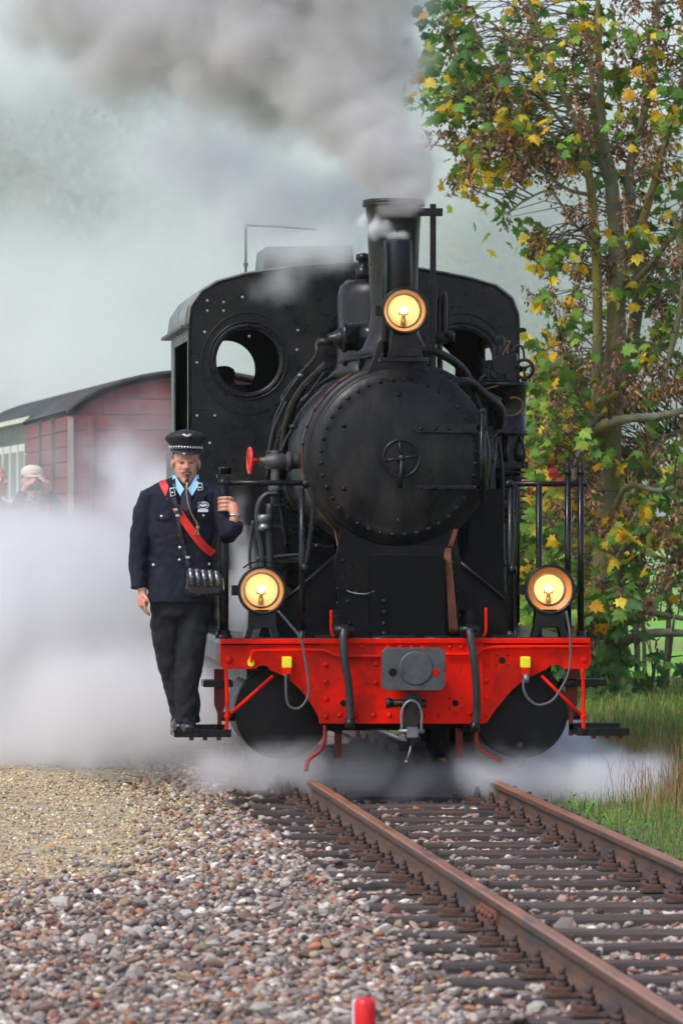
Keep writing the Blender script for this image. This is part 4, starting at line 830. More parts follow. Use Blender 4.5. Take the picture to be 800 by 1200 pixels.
def foliage(root, skel, blobs, dfun, seed, nsingle, leaf_sz=(.09, .15), twigname='twigs', key=True, per=6, dens=1.0):
    """blobs: (px,py,rx,ry,clusters,kind, share of brown keys); a twig runs from the nearest limb to each cluster"""
    rs = np.random.RandomState(seed); sk = np.array([tuple(p) for p in skel]); Lp = []; Lc = []; Kp = []; Kc = []; tw = MB()
    for (bx_, by, rx, ry, n, kind, keys) in blobs:
        for _ in range(int(n * dens)):
            while True:
                u, v = rs.uniform(-1, 1, 2)
                if u * u + v * v < 1: break
            c = np.array(tuple(PD(bx_ + u * rx, by + v * ry, dfun(rs, bx_ + u * rx))))
            if key: # twig
                d = np.linalg.norm(sk - c, axis=1) + rs.uniform(0, .35, len(sk)) + np.maximum(0, sk[:, 2] - c[2]) * .6; a = sk[d.argmin()]
                mid = (a + c) / 2 + np.array([rs.uniform(-.06, .06), rs.uniform(-.06, .06), rs.uniform(.0, .14)]) * np.linalg.norm(a - c)
                tw.tube([tuple(a), tuple(a * .5 + mid * .5 + np.array([0, 0, .02])), tuple(mid), tuple(mid * .5 + c * .5), tuple(c)], [.008, .0065, .005, .004, .0025], 4)
            if rs.uniform() < keys * 1.25:
                k = rs.randint(30, 56); off = rs.normal(0, 1, (k, 3)) * np.array([.036, .036, .055]); Kp.append(c + off); Kc.append(BRN[rs.randint(0, 4, k)] * rs.uniform(.7, 1.4, (k, 1)))
            else:
                k = rs.randint(per - 2, per + 3); off = rs.normal(0, 1, (k, 3)) * np.array([.10, .10, .075]); Lp.append(c + off)
                kk = kind if rs.uniform() < .85 else 'm'; Lc.append(pick(rs, kk, k))
    Lp = np.concatenate(Lp); Lc = np.concatenate(Lc); n = len(Lp); rot = rotm(rs, n); sz = rs.uniform(leaf_sz[0], leaf_sz[1], n)
    # the leaves nearest the camera side, one object each
    order = np.argsort(-sz * (1 + .2 * rs.uniform(size=n)) + .004 * (Lp[:, 1])); single = order[:nsingle]; rest = order[nsingle:]
    W, F, C_ = inst(LV, LF, Lp[rest], rot[rest], sz[rest], Lc[rest]); raw('leaves', W, F, m_leaf, parent=root, colors=C_, kind='stuff')
    cols = [(.055, .13, .02), (.09, .19, .03), (.035, .085, .018), (.14, .25, .035), (.68, .42, .02), (.60, .32, .02), (.30, .36, .04), (.55, .04, .04)]
    if nsingle:
        lm = []
        for ci, c in enumerate(cols):
            me = bpy.data.meshes.new('leaf'); me.from_pydata([tuple(float(q) for q in v) for v in LV], [], [tuple(int(q) for q in f) for f in LF])
            a = me.color_attributes.new('tint', 'FLOAT_COLOR', 'POINT'); a.data.foreach_set('color', np.tile(np.array([*c, 1], dtype=np.float32), len(LV))); me.materials.append(m_leaf); lm.append(me)
        ca = np.array(cols)
        for i in single:
            j = int(((ca - Lc[i]) ** 2).sum(1).argmin()); o = bpy.data.objects.new('leaf', lm[j]); COL.objects.link(o); o.parent = root
            M = Matrix([[float(rot[i][r][c]) for c in range(3)] for r in range(3)]); o.location = Vector(tuple(float(q) for q in Lp[i])) - WORLD[root]
            o.rotation_euler = M.to_euler(); o.scale = (float(sz[i]),) * 3
    if Kp:
        Kp = np.concatenate(Kp); Kc = np.concatenate(Kc); n = len(Kp); rot = rotm(rs, n, 1.6, .7)
        W, F, C_ = inst(KV, KF, Kp, rot, rs.uniform(.034, .055, n), Kc); raw('seed_clusters', W, F, m_key, parent=root, colors=C_, kind='stuff')
    if key: tw.build(twigname, m_twig, root, kind='stuff')
g0 = T(706, 870); maple = thing('maple_tree', 'tall autumn maple with many stems, brown seed clusters and green and yellow leaves', 'tree', (g0.x, g0.y, g0.z - .1))
S = [ # stems: (px, py, depth offset, radius in px)
    [(712, 880, 0, 30), (710, 800, 0, 25), (708, 700, .0, 22), (712, 600, 0, 20), (716, 500, 0, 18), (720, 400, 0, 16), (722, 300, .05, 14), (716, 220, .1, 11), (706, 160, .15, 8), (702, 90, .2, 6), (700, 0, .2, 4), (698, -120, .2, 3)],
    [(694, 540, -.1, 10), (698, 470, -.15, 9), (700, 380, -.15, 8), (698, 300, -.15, 8), (690, 210, -.15, 7), (680, 160, -.2, 6), (660, 110, -.3, 5), (640, 60, -.3, 4), (622, 10, -.4, 3), (600, -60, -.4, 2)],
    [(736, 420, .2, 11), (748, 340, .2, 10), (744, 280, .2, 9), (736, 220, .2, 7), (742, 170, .3, 7), (757, 120, .3, 6), (768, 50, .3, 4), (772, -40, .3, 3)],
    [(735, 300, .1, 8), (752, 260, .0, 7), (770, 200, -.1, 6), (790, 130, -.2, 5), (806, 60, -.3, 4), (820, -40, -.3, 3)],
    [(716, 220, .1, 8), (704, 190, 0, 6), (695, 130, -.1, 5), (690, 60, -.1, 4), (672, -30, -.1, 3)],
    [(690, 210, -.1, 4), (672, 190, -.3, 4), (650, 160, -.5, 3), (610, 140, -.6, 2.5), (575, 135, -.7, 2), (540, 120, -.8, 1.5)],
    [(668, 155, -.3, 3.5), (640, 120, -.4, 3), (615, 70, -.5, 2.5), (580, 30, -.6, 2), (540, 10, -.7, 1.5)],
    [(688, 228, -.2, 3.5), (665, 222, -.4, 3), (640, 205, -.5, 2.5), (600, 180, -.6, 2), (560, 175, -.7, 1.5), (505, 170, -.8, 1)],
    [(700, 285, -.2, 3), (670, 260, -.4, 2.6), (645, 225, -.5, 2), (615, 235, -.5, 1.5), (590, 252, -.6, 1)],
    [(700, 505, -.2, 11), (714, 496, -.5, 9), (740, 490, -.6, 7), (770, 488, -.6, 6), (810, 478, -.6, 5), (860, 460, -.6, 3)],
    [(720, 560, .1, 7), (760, 530, .4, 6), (785, 510, .6, 5), (830, 500, .8, 4)],
    [(714, 610, .0, 6), (735, 570, -.3, 5), (775, 575, -.4, 4), (820, 560, -.4, 3)],
    [(745, 330, .1, 6), (770, 300, -.2, 5), (792, 270, -.3, 4), (830, 230, -.4, 3)],
    [(790, 250, -.2, 5), (800, 330, -.4, 5), (788, 400, -.4, 5), (778, 440, -.4, 4), (776, 470, -.4, 4)],
    [(700, 500, -.2, 4), (680, 470, -.4, 3), (668, 440, -.5, 2.5), (655, 400, -.5, 2)],
    [(712, 770, -.3, 10), (735, 750, -.6, 8), (765, 742, -.7, 7), (800, 742, -.7, 6), (840, 745, -.7, 5)],
    [(700, 700, -.2, 7), (720, 690, -.5, 6), (760, 715, -.6, 5), (800, 725, -.6, 4)],
    [(705, 690, -.2, 6), (730, 640, -.5, 4), (745, 600, -.6, 3)],
    [(716, 480, 0, 5), (690, 500, -.3, 5), (670, 560, -.5, 4), (655, 620, -.6, 3)]]
skel = []
for i, st_ in enumerate(S):
    pts = bez([T(a, b, c) for a, b, c, r in st_], 6); n = len(pts); rs_ = []
    for k in range(n):
        f = k / (n - 1) * (len(st_) - 1); j = min(int(f), len(st_) - 2); rs_.append((st_[j][3] * (1 - f + j) + st_[j + 1][3] * (f - j)) / 143 * .74)
    rj = random.Random(i)
    MB().tube([p + Vector((rj.uniform(-1, 1), rj.uniform(-1, 1), 0)) * rs_[k] * .12 for k, p in enumerate(pts)], rs_, 12).build('trunk' if i == 0 else ('stem' if i < 5 else 'branch'), m_bark, maple)
    skel += pts[4:]
bl = [(525, 30, 38, 50, 26, 'd', .12), (545, 90, 52, 45, 34, 'd', .15), (585, 130, 45, 35, 20, 'g', .3), (600, 60, 50, 60, 22, 'm', 0.36), (540, 125, 35, 22, 12, 'm', 0.18), (640, 40, 60, 60, 34, 'm', 0.52),
      (720, 60, 60, 70, 44, 'm', 0.58), (785, 60, 50, 70, 34, 'm', 0.54), (600, 155, 40, 22, 20, 'y', .65), (640, 165, 50, 35, 26, 'm', 0.54), (575, 175, 45, 22, 14, 'y', .6), (520, 165, 22, 14, 4, 'y', .8), (550, 205, 22, 25, 12, 'y', .3), (590, 200, 25, 14, 6, 'y', .5),
      (615, 185, 40, 18, 14, 'g', .7), (590, 248, 14, 12, 4, 'g', .3), (660, 195, 40, 30, 16, 'm', 0.58), (720, 150, 60, 50, 28, 'm', 0.54), (785, 150, 40, 60, 24, 'm', 0.50), (765, 230, 45, 45, 22, 'm', 0.54), (690, 250, 35, 30, 9, 'y', .8),
      (650, 285, 38, 16, 14, 'g', .3), (620, 290, 20, 12, 6, 'y', .5), (665, 310, 30, 14, 9, 'm', 0.50), (700, 330, 50, 30, 12, 'm', 0.61), (745, 310, 50, 40, 24, 'm', 0.61), (790, 330, 30, 40, 14, 'g', .5), (640, 350, 25, 12, 6, 'y', .4), (660, 375, 30, 25, 9, 'm', 0.43),
      (690, 400, 45, 30, 12, 'm', 0.58), (765, 380, 45, 35, 18, 'g', .5), (720, 440, 45, 35, 24, 'm', 0.65), (755, 440, 50, 40, 26, 'm', 0.61), (640, 425, 22, 22, 12, 'm', 0.07), (650, 470, 32, 40, 30, 'g', .12), (640, 440, 18, 12, 6, 'y', 0), (670, 430, 20, 25, 9, 'g', .6),
      (630, 520, 26, 40, 22, 'g', .15), (660, 520, 40, 30, 18, 'g', .3), (700, 540, 40, 30, 16, 'm', 0.58), (730, 470, 50, 25, 18, 'm', 0.58), (780, 530, 35, 40, 20, 'g', .4), (745, 545, 40, 30, 14, 'm', 0.50), (640, 550, 18, 22, 5, 'r', .1), (645, 580, 20, 12, 5, 'y', .1), (690, 590, 40, 35, 22, 'm', 0.54), (760, 610, 50, 20, 16, 'y', .3),
      (625, 600, 20, 30, 12, 'g', .3), (650, 625, 30, 30, 18, 'g', .35), (725, 640, 50, 35, 28, 'm', 0.50), (790, 645, 30, 30, 22, 'm', 0.54), (700, 690, 35, 30, 20, 'm', 0.36), (760, 690, 45, 26, 22, 'm', 0.54), (640, 690, 25, 40, 18, 'm', 0.22), (850, 300, 60, 300, 70, 'm', 0.43), (880, 0, 90, 120, 40, 'm', 0.43), (700, -90, 150, 70, 60, 'm', 0.43)]
foliage(maple, skel, bl, lambda rs, px: 42 + rs.uniform(-.9, 1.4), 3, 298, dens=1.0)
# the low hanging and undergrowth leaves, darker, behind the right hand rail
g1 = PD(740, 868, 41.5); bush = thing('leafy_bush', 'dark green leafy bush hanging low over the verge below the maple', 'bush', (g1.x, g1.y, g1.z - .1)); sk = []
for i, (a, b, c, d_) in enumerate([(720, 875, 690, 720), (735, 880, 740, 700), (750, 880, 790, 720), (705, 870, 650, 740), (760, 880, 830, 760), (730, 880, 770, 760), (690, 870, 640, 660)]):
    pts = bez([PD(a, b, 41.5), PD((a + c) / 2 + 8, (b + d_) / 2, 41.3 + i * .1), PD(c, d_, 41.0 + i * .1)], 8); sk += pts[3:]
    MB().tube(pts, [.03 - .02 * k / (len(pts) - 1) for k in range(len(pts))], 8).build('stem', m_bark, bush)
bl = [(750, 762, 40, 12, 6, 'd', 0), (705, 800, 26, 30, 20, 'd', 0), (785, 825, 26, 16, 7, 'd', 0), (745, 845, 60, 20, 30, 'd', 0), (725, 866, 65, 20, 44, 'g', .05), (700, 840, 30, 25, 16, 'd', .1), (725, 720, 30, 20, 12, 'd', .2), (780, 850, 40, 25, 22, 'g', .05), (690, 740, 25, 30, 18, 'd', .2), (640, 720, 18, 30, 10, 'g', .2), (850, 800, 40, 60, 20, 'd', 0)]
foliage(bush, sk, bl, lambda rs, px: 41.3 + rs.uniform(-.7, .7), 9, 0, leaf_sz=(.10, .17), dens=1.25)
g2 = PD(640, 850, 46); hedge = thing('undergrowth', 'tangled green and brown undergrowth thicket filling the space behind the maple trunk', 'undergrowth', (g2.x, g2.y, g2.z - .3)); sk = []
for i in range(16):
    a = 600 + i * 12; pts = bez([PD(a, 860, 46), PD(a + random.uniform(-15, 15), 740, 46), PD(a + random.uniform(-30, 30), 560 + 90 * random.random(), 46)], 6); sk += pts[3:]
    MB().tube(pts, [.025 - .016 * k / (len(pts) - 1) for k in range(len(pts))], 6).build('stem', m_bark, hedge)
bl = [(620, 600, 40, 70, 50, 'g', .25), (690, 600, 50, 70, 44, 'm', .3), (650, 720, 60, 60, 60, 'g', .2), (620, 800, 40, 50, 40, 'g', .15), (675, 780, 30, 70, 36, 'g', .15), (760, 580, 50, 40, 20, 'g', .3), (650, 500, 35, 40, 28, 'g', .1), (622, 565, 20, 22, 5, 'r', 0), (640, 860, 60, 30, 40, 'g', .1), (715, 862, 50, 16, 26, 'g', 0)]
foliage(hedge, sk, bl, lambda rs, px: 46 + rs.uniform(-1.0, 1.0), 21, 0, leaf_sz=(.10, .16), per=7, dens=2.2)

# ---- grass on the verge
def blades(name, n, x0, x1, y0, y1, h0, h1, wd, pal, seed, keep=None, lean=.35, m=None, **kw):
    rs = np.random.RandomState(seed); X_ = rs.uniform(x0, x1, n); Y_ = rs.uniform(y0, y1, n)
    if keep is not None: k = keep(X_, Y_, rs); X_, Y_ = X_[k], Y_[k]; n = len(X_)
    Z_ = np.array([zsurf(a, b) for a, b in zip(X_, Y_)]) - .01; H = rs.uniform(h0, h1, n) ; a = rs.uniform(0, 2 * np.pi, n); L = rs.uniform(.1, 1, n) * lean * H
    V = np.zeros((n, 7, 3)); wx_ = np.cos(a) * wd / 2; wy_ = np.sin(a) * wd / 2; lx = np.cos(a + 1.3) * L; ly = np.sin(a + 1.3) * L
    for j, (t, ww) in enumerate(((0, 1), (.4, .85), (.75, .55))):
        for s_ in (0, 1):
            q = V[:, j * 2 + s_]; sg = 1 if s_ else -1; q[:, 0] = X_ + sg * wx_ * ww + lx * t * t; q[:, 1] = Y_ + sg * wy_ * ww + ly * t * t; q[:, 2] = Z_ + H * t
    V[:, 6, 0] = X_ + lx * 1.1; V[:, 6, 1] = Y_ + ly * 1.1; V[:, 6, 2] = Z_ + H * (1 - .25 * lean)
    F = np.array([(0, 1, 3), (0, 3, 2), (2, 3, 5), (2, 5, 4), (4, 5, 6)]); FF = (F[None] + (np.arange(n) * 7)[:, None, None]).reshape(-1, 3)
    c = pal[rs.randint(0, len(pal), n)] * rs.uniform(.75, 1.25, (n, 1)); return raw(name, V.reshape(-1, 3), FF, m or m_leaf, colors=np.repeat(c, 7, axis=0), kind='stuff', **kw)
PG_ = np.array([(.14, .30, .035), (.20, .38, .045), (.09, .21, .03), (.28, .36, .07), (.32, .29, .09)]); PT = np.array([(.38, .26, .10), (.30, .20, .09), (.45, .28, .11), (.18, .20, .06), (.36, .18, .07)])
blades('grass', 34000, .70, 4.5, -9, 14, .04, .13, .006, PG_, 31, keep=lambda a, b, rs: rs.uniform(size=len(a)) < np.clip((a - .66) * 3, 0, 1) * np.clip((b + 8) * .5, .15, 1))
blades('dry_grass', 9000, .95, 4.2, -5.5, 3, .10, .36, .006, PT, 32, keep=lambda a, b, rs: a > .98 + .4 * rs.uniform(size=len(a)) - .02 * b, lean=.5)
blades('far_grass', 12000, 1.4, 6, 3, 15, .06, .17, .009, np.concatenate([PG_, PG_, PT[:2]]), 33, lean=.5)
def plant(px, py, n, h, seed, parent=None):
    rs = random.Random(seed); g = PG(px, py, -.14); g.z = zsurf(g.x, g.y); MBp = MB(); st_ = MB()
    for k in range(n):
        a = rs.uniform(0, 6.28); hh = h * rs.uniform(.6, 1.05); tip = g + Vector((math.cos(a) * hh * .45, math.sin(a) * hh * .45, hh)); st_.tube([tuple(g), tuple(g.lerp(tip, .5) + Vector((0, 0, .02))), tuple(tip)], .0025, 4)
        for t in (.4, .6, .75, .88, 1.0):
            for sg in (-1, 1):
                c = g.lerp(tip, t); d = Vector((math.cos(a + sg * 1.2), math.sin(a + sg * 1.2), rs.uniform(-.1, .5))).normalized(); L = .05 * rs.uniform(.7, 1.2) * h / .25; up = Vector((0, 0, 1)); s2 = d.cross(up).normalized() * L * .22
                MBp.add([c, c + d * L * .4 + s2, c + d * L, c + d * L * .4 - s2], [(0, 1, 2, 3)])
    return g, st_, MBp
m_weed = mat('weed leaf', (.18, .36, .04), .6, var=.3, vscale=12)
for i, (a, b, n, h, lab) in enumerate([(681, 968, 7, .20, 'tallest bright green leafy weed growing beside the right hand rail'), (717, 975, 5, .15, 'smaller weed with purple brown seed head right of the tall bright weed'), (700, 972, 5, .11, 'low bright green weed between the tall weed and the brown headed one')]):
    g, s_, l_ = plant(a, b, n, h, 50 + i); t_ = thing('weed', lab, 'weed', tuple(g), 'weeds growing beside the right hand rail'); s_.build('stalk', m_weed, t_, kind='stuff'); l_.build('leaves', m_weed, t_, kind='stuff')
allp = MB(); r9 = random.Random(8)
for i in range(260):
    px_q = r9.uniform(690, 830); py_q = r9.uniform(965, 1035); g, s_, l_ = plant(px_q, py_q, 4, r9.uniform(.05, .10), 90 + i)
    if g.x < .68: continue
    allp.add(l_.v, l_.f)
allp.build('verge_weeds', m_weed, kind='stuff')

# ---- the wood on the far slope: crowns of leaf clumps, one soft mass in the mist
def wood():
    rs = np.random.RandomState(77); VV = []; CC = []; tr = MB()
    for _ in range(250):
        y = rs.uniform(215, 450); cxr = CX + math.tan(YAW) * (y - CY); x = cxr + rs.uniform(-1, 1) * (34 + y * .05); z = zhill(x, y); h = rs.uniform(7, 13); r_ = h * rs.uniform(.28, .42)
        base = [(.05, .085, .03), (.07, .11, .03), (.04, .07, .035), (.16, .14, .035), (.20, .12, .03), (.10, .12, .03)][rs.choice(6, p=[.25, .25, .2, .14, .06, .10])]
        n = 420; u = rs.normal(size=(n, 3)); u /= np.linalg.norm(u, axis=1)[:, None]; rad = rs.uniform(.55, 1, (n, 1)) * (1 + .25 * np.sin(u[:, :1] * 5 + rs.uniform(0, 6)) * np.cos(u[:, 2:] * 4))
        c = u * rad * np.array([r_, r_, h * .45]) + np.array([x, y, z + h * .58]); s_ = rs.uniform(.35, .8, (n, 1, 1)); tri = rs.normal(size=(n, 3, 3)); tri /= np.linalg.norm(tri, axis=2)[:, :, None]
        VV.append((c[:, None, :] + tri * s_).reshape(-1, 3)); CC.append(np.repeat(np.array(base) * rs.uniform(.6, 1.4, (n, 1)), 3, axis=0)); tr.cyl((x, y, z - .5), (x, y, z + h * .6), .25, 5)
    V = np.concatenate(VV); raw('distant_wood', V, np.arange(len(V)).reshape(-1, 3), m_leaf, colors=np.concatenate(CC), kind='stuff'); tr.build('distant_trunks', m_bark, kind='stuff')
wood()
# ================================================================ PEOPLE
SKIN = mat('skin', (.56, .27, .19), .5, var=.14, vscale=24, col2=(.60, .19, .13), c2amt=.35, c2scale=14, sss=.15, rvar=.08)
NAVY = mat('navy uniform', (.007, .010, .022), .8, var=.2, vscale=20, bump=.25, bscale=200, spec=.3)
TROU = mat('dark trousers', (.010, .011, .014), .82, var=.2, vscale=14, bump=.3, bscale=160, spec=.3)
LEA = mat('black leather', (.008, .008, .009), .28, var=.3, vscale=20, bump=.15, coat=.3)
SIL = mat('silver button', (.75, .76, .78), .25, metal=.9)
WHT = mat('white enamel', (.78, .80, .82), .4, var=.05)
SHIRT = mat('light blue shirt', (.30, .55, .75), .8, var=.06)
SASH = mat('red sash', (.78, .015, .012), .45, var=.1)
def remesh(o, vox, sm=6, wr=0.0, wsc=.12):
    r_ = o.modifiers.new('remesh', 'REMESH'); r_.mode = 'VOXEL'; r_.voxel_size = vox; r_.use_smooth_shade = True
    s_ = o.modifiers.new('smooth', 'SMOOTH'); s_.factor = .5; s_.iterations = sm
    if wr:
        t = bpy.data.textures.new('folds', 'CLOUDS'); t.noise_scale = wsc; t.noise_depth = 2
        d = o.modifiers.new('folds', 'DISPLACE'); d.texture = t; d.strength = wr; d.mid_level = .5; d.texture_coords = 'GLOBAL'
    return o
def rings(mb, tab, n=28, p=2.3):
    """loft of superellipse rings: (centre, half width, half depth)"""
    vs = []; fs = []
    for c, a, b in tab:
        for k in range(n):
            t = 2 * math.pi * k / n; cs, sn = math.cos(t), math.sin(t)
            vs.append(Vector(c) + Vector((a * math.copysign(abs(cs) ** (2 / p), cs), b * math.copysign(abs(sn) ** (2 / p), sn), 0)))
    m = len(tab)
    for i in range(m - 1):
        for k in range(n): k2 = (k + 1) % n; fs.append((i * n + k, i * n + k2, (i + 1) * n + k2, (i + 1) * n + k))
    fs += [tuple(range(n - 1, -1, -1)), tuple((m - 1) * n + k for k in range(n))]
    return mb.add(vs, fs, True)
def hand(mb, w_, d, pn, side=1, curl=.5, sc_=1.0):
    """w_: wrist, d: towards the finger tips, pn: the way the palm faces, side: where the thumb sits"""
    w_ = Vector(w_); d = Vector(d).normalized(); pn = Vector(pn); pn = (pn - d * pn.dot(d)).normalized(); s_ = d.cross(pn).normalized() * side
    mb.tube([w_ - d * .03, w_ + d * .02, w_ + d * .055 * sc_, w_ + d * .09 * sc_], [.026 * sc_, .028 * sc_, .034 * sc_, .030 * sc_], 10)
    for i, L in enumerate((.070, .078, .072, .056)):
        b = w_ + d * (.082 - abs(i - 1.3) * .004) * sc_ + s_ * (.030 - i * .0205) * sc_; p = [b - d * .02]; a = 0.0; q = b; p.append(q)
        for seg, f in enumerate((.42, .32, .26)):
            a += curl * (.55 + .25 * seg) * (1 + .12 * i); q = q + (d * math.cos(a) + pn * math.sin(a)) * L * f * sc_; p.append(q)
        mb.tube(p, [.0095 * sc_, .009 * sc_, .0085 * sc_, .008 * sc_, .0065 * sc_], 8)
    b = w_ + d * .025 * sc_ + s_ * .026 * sc_; t1 = b + (d * .7 + s_ * .75 + pn * .3).normalized() * .035 * sc_; t2 = t1 + (d * .9 + s_ * .15 + pn * .4).normalized() * .03 * sc_; mb.tube([b - d * .01, b, t1, t2], [.012 * sc_, .0125 * sc_, .010 * sc_, .008 * sc_], 8)
def head(mb, c, s_=1.0, f=(0, -1, 0)):
    """c: middle of the head; f: where the face looks"""
    f = Vector(f).normalized(); r_ = f.cross(Vector((0, 0, 1))).normalized(); c = Vector(c)
    def el(dx, df, dz, a, b, h):
        m = MB().ball((0, 0, 0), 1, 16, a * s_, b * s_, h * s_); o = c + (r_ * dx + f * df + Vector((0, 0, dz))) * s_
        mb.add([o + r_ * v[0] + f * v[1] + Vector((0, 0, v[2])) for v in m.v], m.f, True)
    el(0, -.012, .035, .077, .098, .086); el(0, .018, -.035, .067, .074, .085); el(0, .054, -.100, .037, .034, .030); el(0, .035, -.070, .060, .048, .045)
    el(-.03, .062, -.018, .026, .022, .026); el(.03, .062, -.018, .026, .022, .026)           # cheeks
    el(0, .083, .022, .050, .014, .012); el(0, .094, -.002, .011, .016, .026); el(0, .104, -.020, .016, .018, .013); el(-.013, .096, -.024, .009, .010, .008); el(.013, .096, -.024, .009, .010, .008)
    el(0, .088, -.056, .025, .010, .006); el(0, .086, -.070, .022, .012, .007)
    for q in (-1, 1): el(q * .080, -.004, .0, .010, .020, .032)
    return r_, f
def eyes(root, c, s_=1.0, f=(0, -1, 0)):
    f = Vector(f).normalized(); r_ = f.cross(Vector((0, 0, 1))).normalized(); c = Vector(c)
    for q in (-1, 1):
        p = c + (r_ * q * .032 + f * .0705 + Vector((0, 0, .006))) * s_
        o = MB().ball(p, .0125 * s_, 14, 1.1, 1, .45).build('eye', WHT, root)
        MB().ball(p + f * .0085 * s_, .0062 * s_, 10).build('iris', mat('iris', (.03, .035, .04), .2), o)
        MB().tube([p + (r_ * -.020 + f * .013 + Vector((0, 0, .016))) * s_, p + (f * .018 + Vector((0, 0, .0205))) * s_, p + (r_ * .020 + f * .011 + Vector((0, 0, .0155))) * s_], .0032 * s_, 6).build('eyebrow', mat('eyebrow', (.10, .075, .05), .9), root)
        MB().tube([p + (r_ * -.015 + f * .009 + Vector((0, 0, .003))) * s_, p + (f * .0125 + Vector((0, 0, .0085))) * s_, p + (r_ * .015 + f * .009 + Vector((0, 0, .003))) * s_], .0026 * s_, 6).build('eyelid', mat('eyelid', (.36, .15, .10), .6), root)
# ---- the conductor on the step
YM = .09
def C(px, py, dy=0.0): return P(px, py, YM + dy)
def W(px): return px / 199.6
g = C(216, 858); ZSTEP = Z(862, .05) + .023
con = thing('person', 'person in navy railway uniform and peaked cap riding on the front step of the engine', 'person', (g.x, g.y, ZSTEP))
HC = C(218, 544)
b = MB(); head(b, HC, .98)
b.tube([C(218, 556, .01), C(218, 570, .02), C(217, 584, .03)], [.058, .060, .075], 16)
rings(b, [(C(216, 582, .02), .08, .07), (C(216, 592, .01), .17, .09), (C(215, 620), .15, .10), (C(214, 650), .14, .10), (C(213, 690), .16, .11), (C(213, 712), .15, .10)])
b.tube([C(180, 585), C(168, 612), C(163, 650), C(165, 680, -.03), C(167, 694, -.04)], [.05, .045, .04, .033, .027], 12)
hand(b, C(167, 693, -.04), (.03, -.10, -1), (.9, .25, .0), side=1, curl=.42)
b.tube([C(251, 583), C(262, 608, -.06), C(267, 624, -.10), C(273, 616, -.155), C(275, 606, -.165)], [.04, .035, .032, .030, .028], 12)
# the gripping hand: palm to the right of the post, fingers wound round its front
b.tube([C(276, 608, -.165), C(275, 600, -.15), C(272, 592, -.12)], [.028, .032, .034], 10)
b.ball(C(270, 591, -.105), .031, 12, .9, .8, 1.25)
for i, yy in enumerate((583.5, 588.3, 593.0, 597.5)):
    L = (.9, 1.0, .95, .8)[i]; b.tube([C(273, yy + 1, -.10), C(270, yy, -.138), C(264.5, yy - .3, -.146), C(260.5 - 1.5 * L, yy, -.128), C(257 - L, yy + .6, -.10), C(256.5, yy + 1, -.075)], [.0105, .011, .0102, .0095, .0085, .0075], 8)
b.tube([C(270, 586, -.08), C(264, 583, -.055), C(259, 584, -.045), C(256, 588, -.05)], [.013, .012, .011, .009], 8)
for pts in (((198, 705, .02), (194, 740, .03), (198, 775, .04), (207, 815, .075), (213, 850, .09)), ((231, 705, -.01), (227, 740, -.02), (222, 780, -.03), (220, 815, -.015), (221, 850, .0))):
    b.tube([C(*q) for q in pts], [.075, .07, .055, .042, .036], 12)
body = remesh(b.build('body', SKIN, con), .0045, 4)
eyes(con, HC, .98)
MB().tube([HC + Vector((x, y, -.0615)) for x, y in ((-.022, -.082), (-.01, -.092), (0, -.094), (.01, -.092), (.022, -.082))], .0042, 6).build('mouth', mat('lips', (.20, .055, .045), .5), con)
MB().tube([HC + Vector((x, y, z)) for x, y, z in ((-.030, -.082, -.052), (-.015, -.096, -.044), (0, -.100, -.042), (.015, -.096, -.044), (.030, -.082, -.052))], [.003, .0055, .0045, .0055, .003], 6).build('moustache', mat('stubble', (.22, .12, .08), .9), con)
# moustache stubble shadow and hair
h = MB()
for q in (-1, 1): h.ball(HC + Vector((q * .072, .025, .035)), .03, 10, .45, 1.3, 1.5)
h.ball(HC + Vector((0, .045, .02)), .07, 12, 1, .8, 1.1)
remesh(h.build('hair', mat('grey brown hair', (.11, .10, .09), .8, var=.4, vscale=60), con), .006, 3)
# trousers
t = MB()
rings(t, [(C(214, 690), .175, .12), (C(213.5, 708), .172, .12), (C(213, 722), .155, .11)])
t.tube([C(198, 700, .02), C(194, 735, .03), C(197, 772, .04), C(206, 810, .07), C(213, 838, .09), C(214, 851, .09)], [.098, .090, .074, .066, .062, .064], 18)
t.tube([C(231, 700, -.01), C(227, 735, -.02), C(223, 775, -.03), C(220, 810, -.02), C(220, 838, .0), C(221, 848, .0)], [.095, .090, .078, .070, .067, .070], 18)
remesh(t.build('trousers', TROU, con), .009, 4, .034, .075)
for px_s, py_s, dy in ((220, 858, -.01), (209, 858, .09)):
    p = C(px_s, 858, dy); s_ = MB(); z0 = ZSTEP
    s_.ball((p.x, p.y - .11, z0 + .035), .05, 14, 1.0, 1.5, .72).ball((p.x, p.y + .0, z0 + .05), .048, 14, .9, 1.8, 1.05).ball((p.x, p.y + .07, z0 + .045), .042, 12, .9, 1, 1).b2(p.x - .042, p.x + .042, p.y - .17, p.y + .10, z0 + .002, z0 + .02)
    remesh(s_.build('shoe', LEA, con), .007, 3)
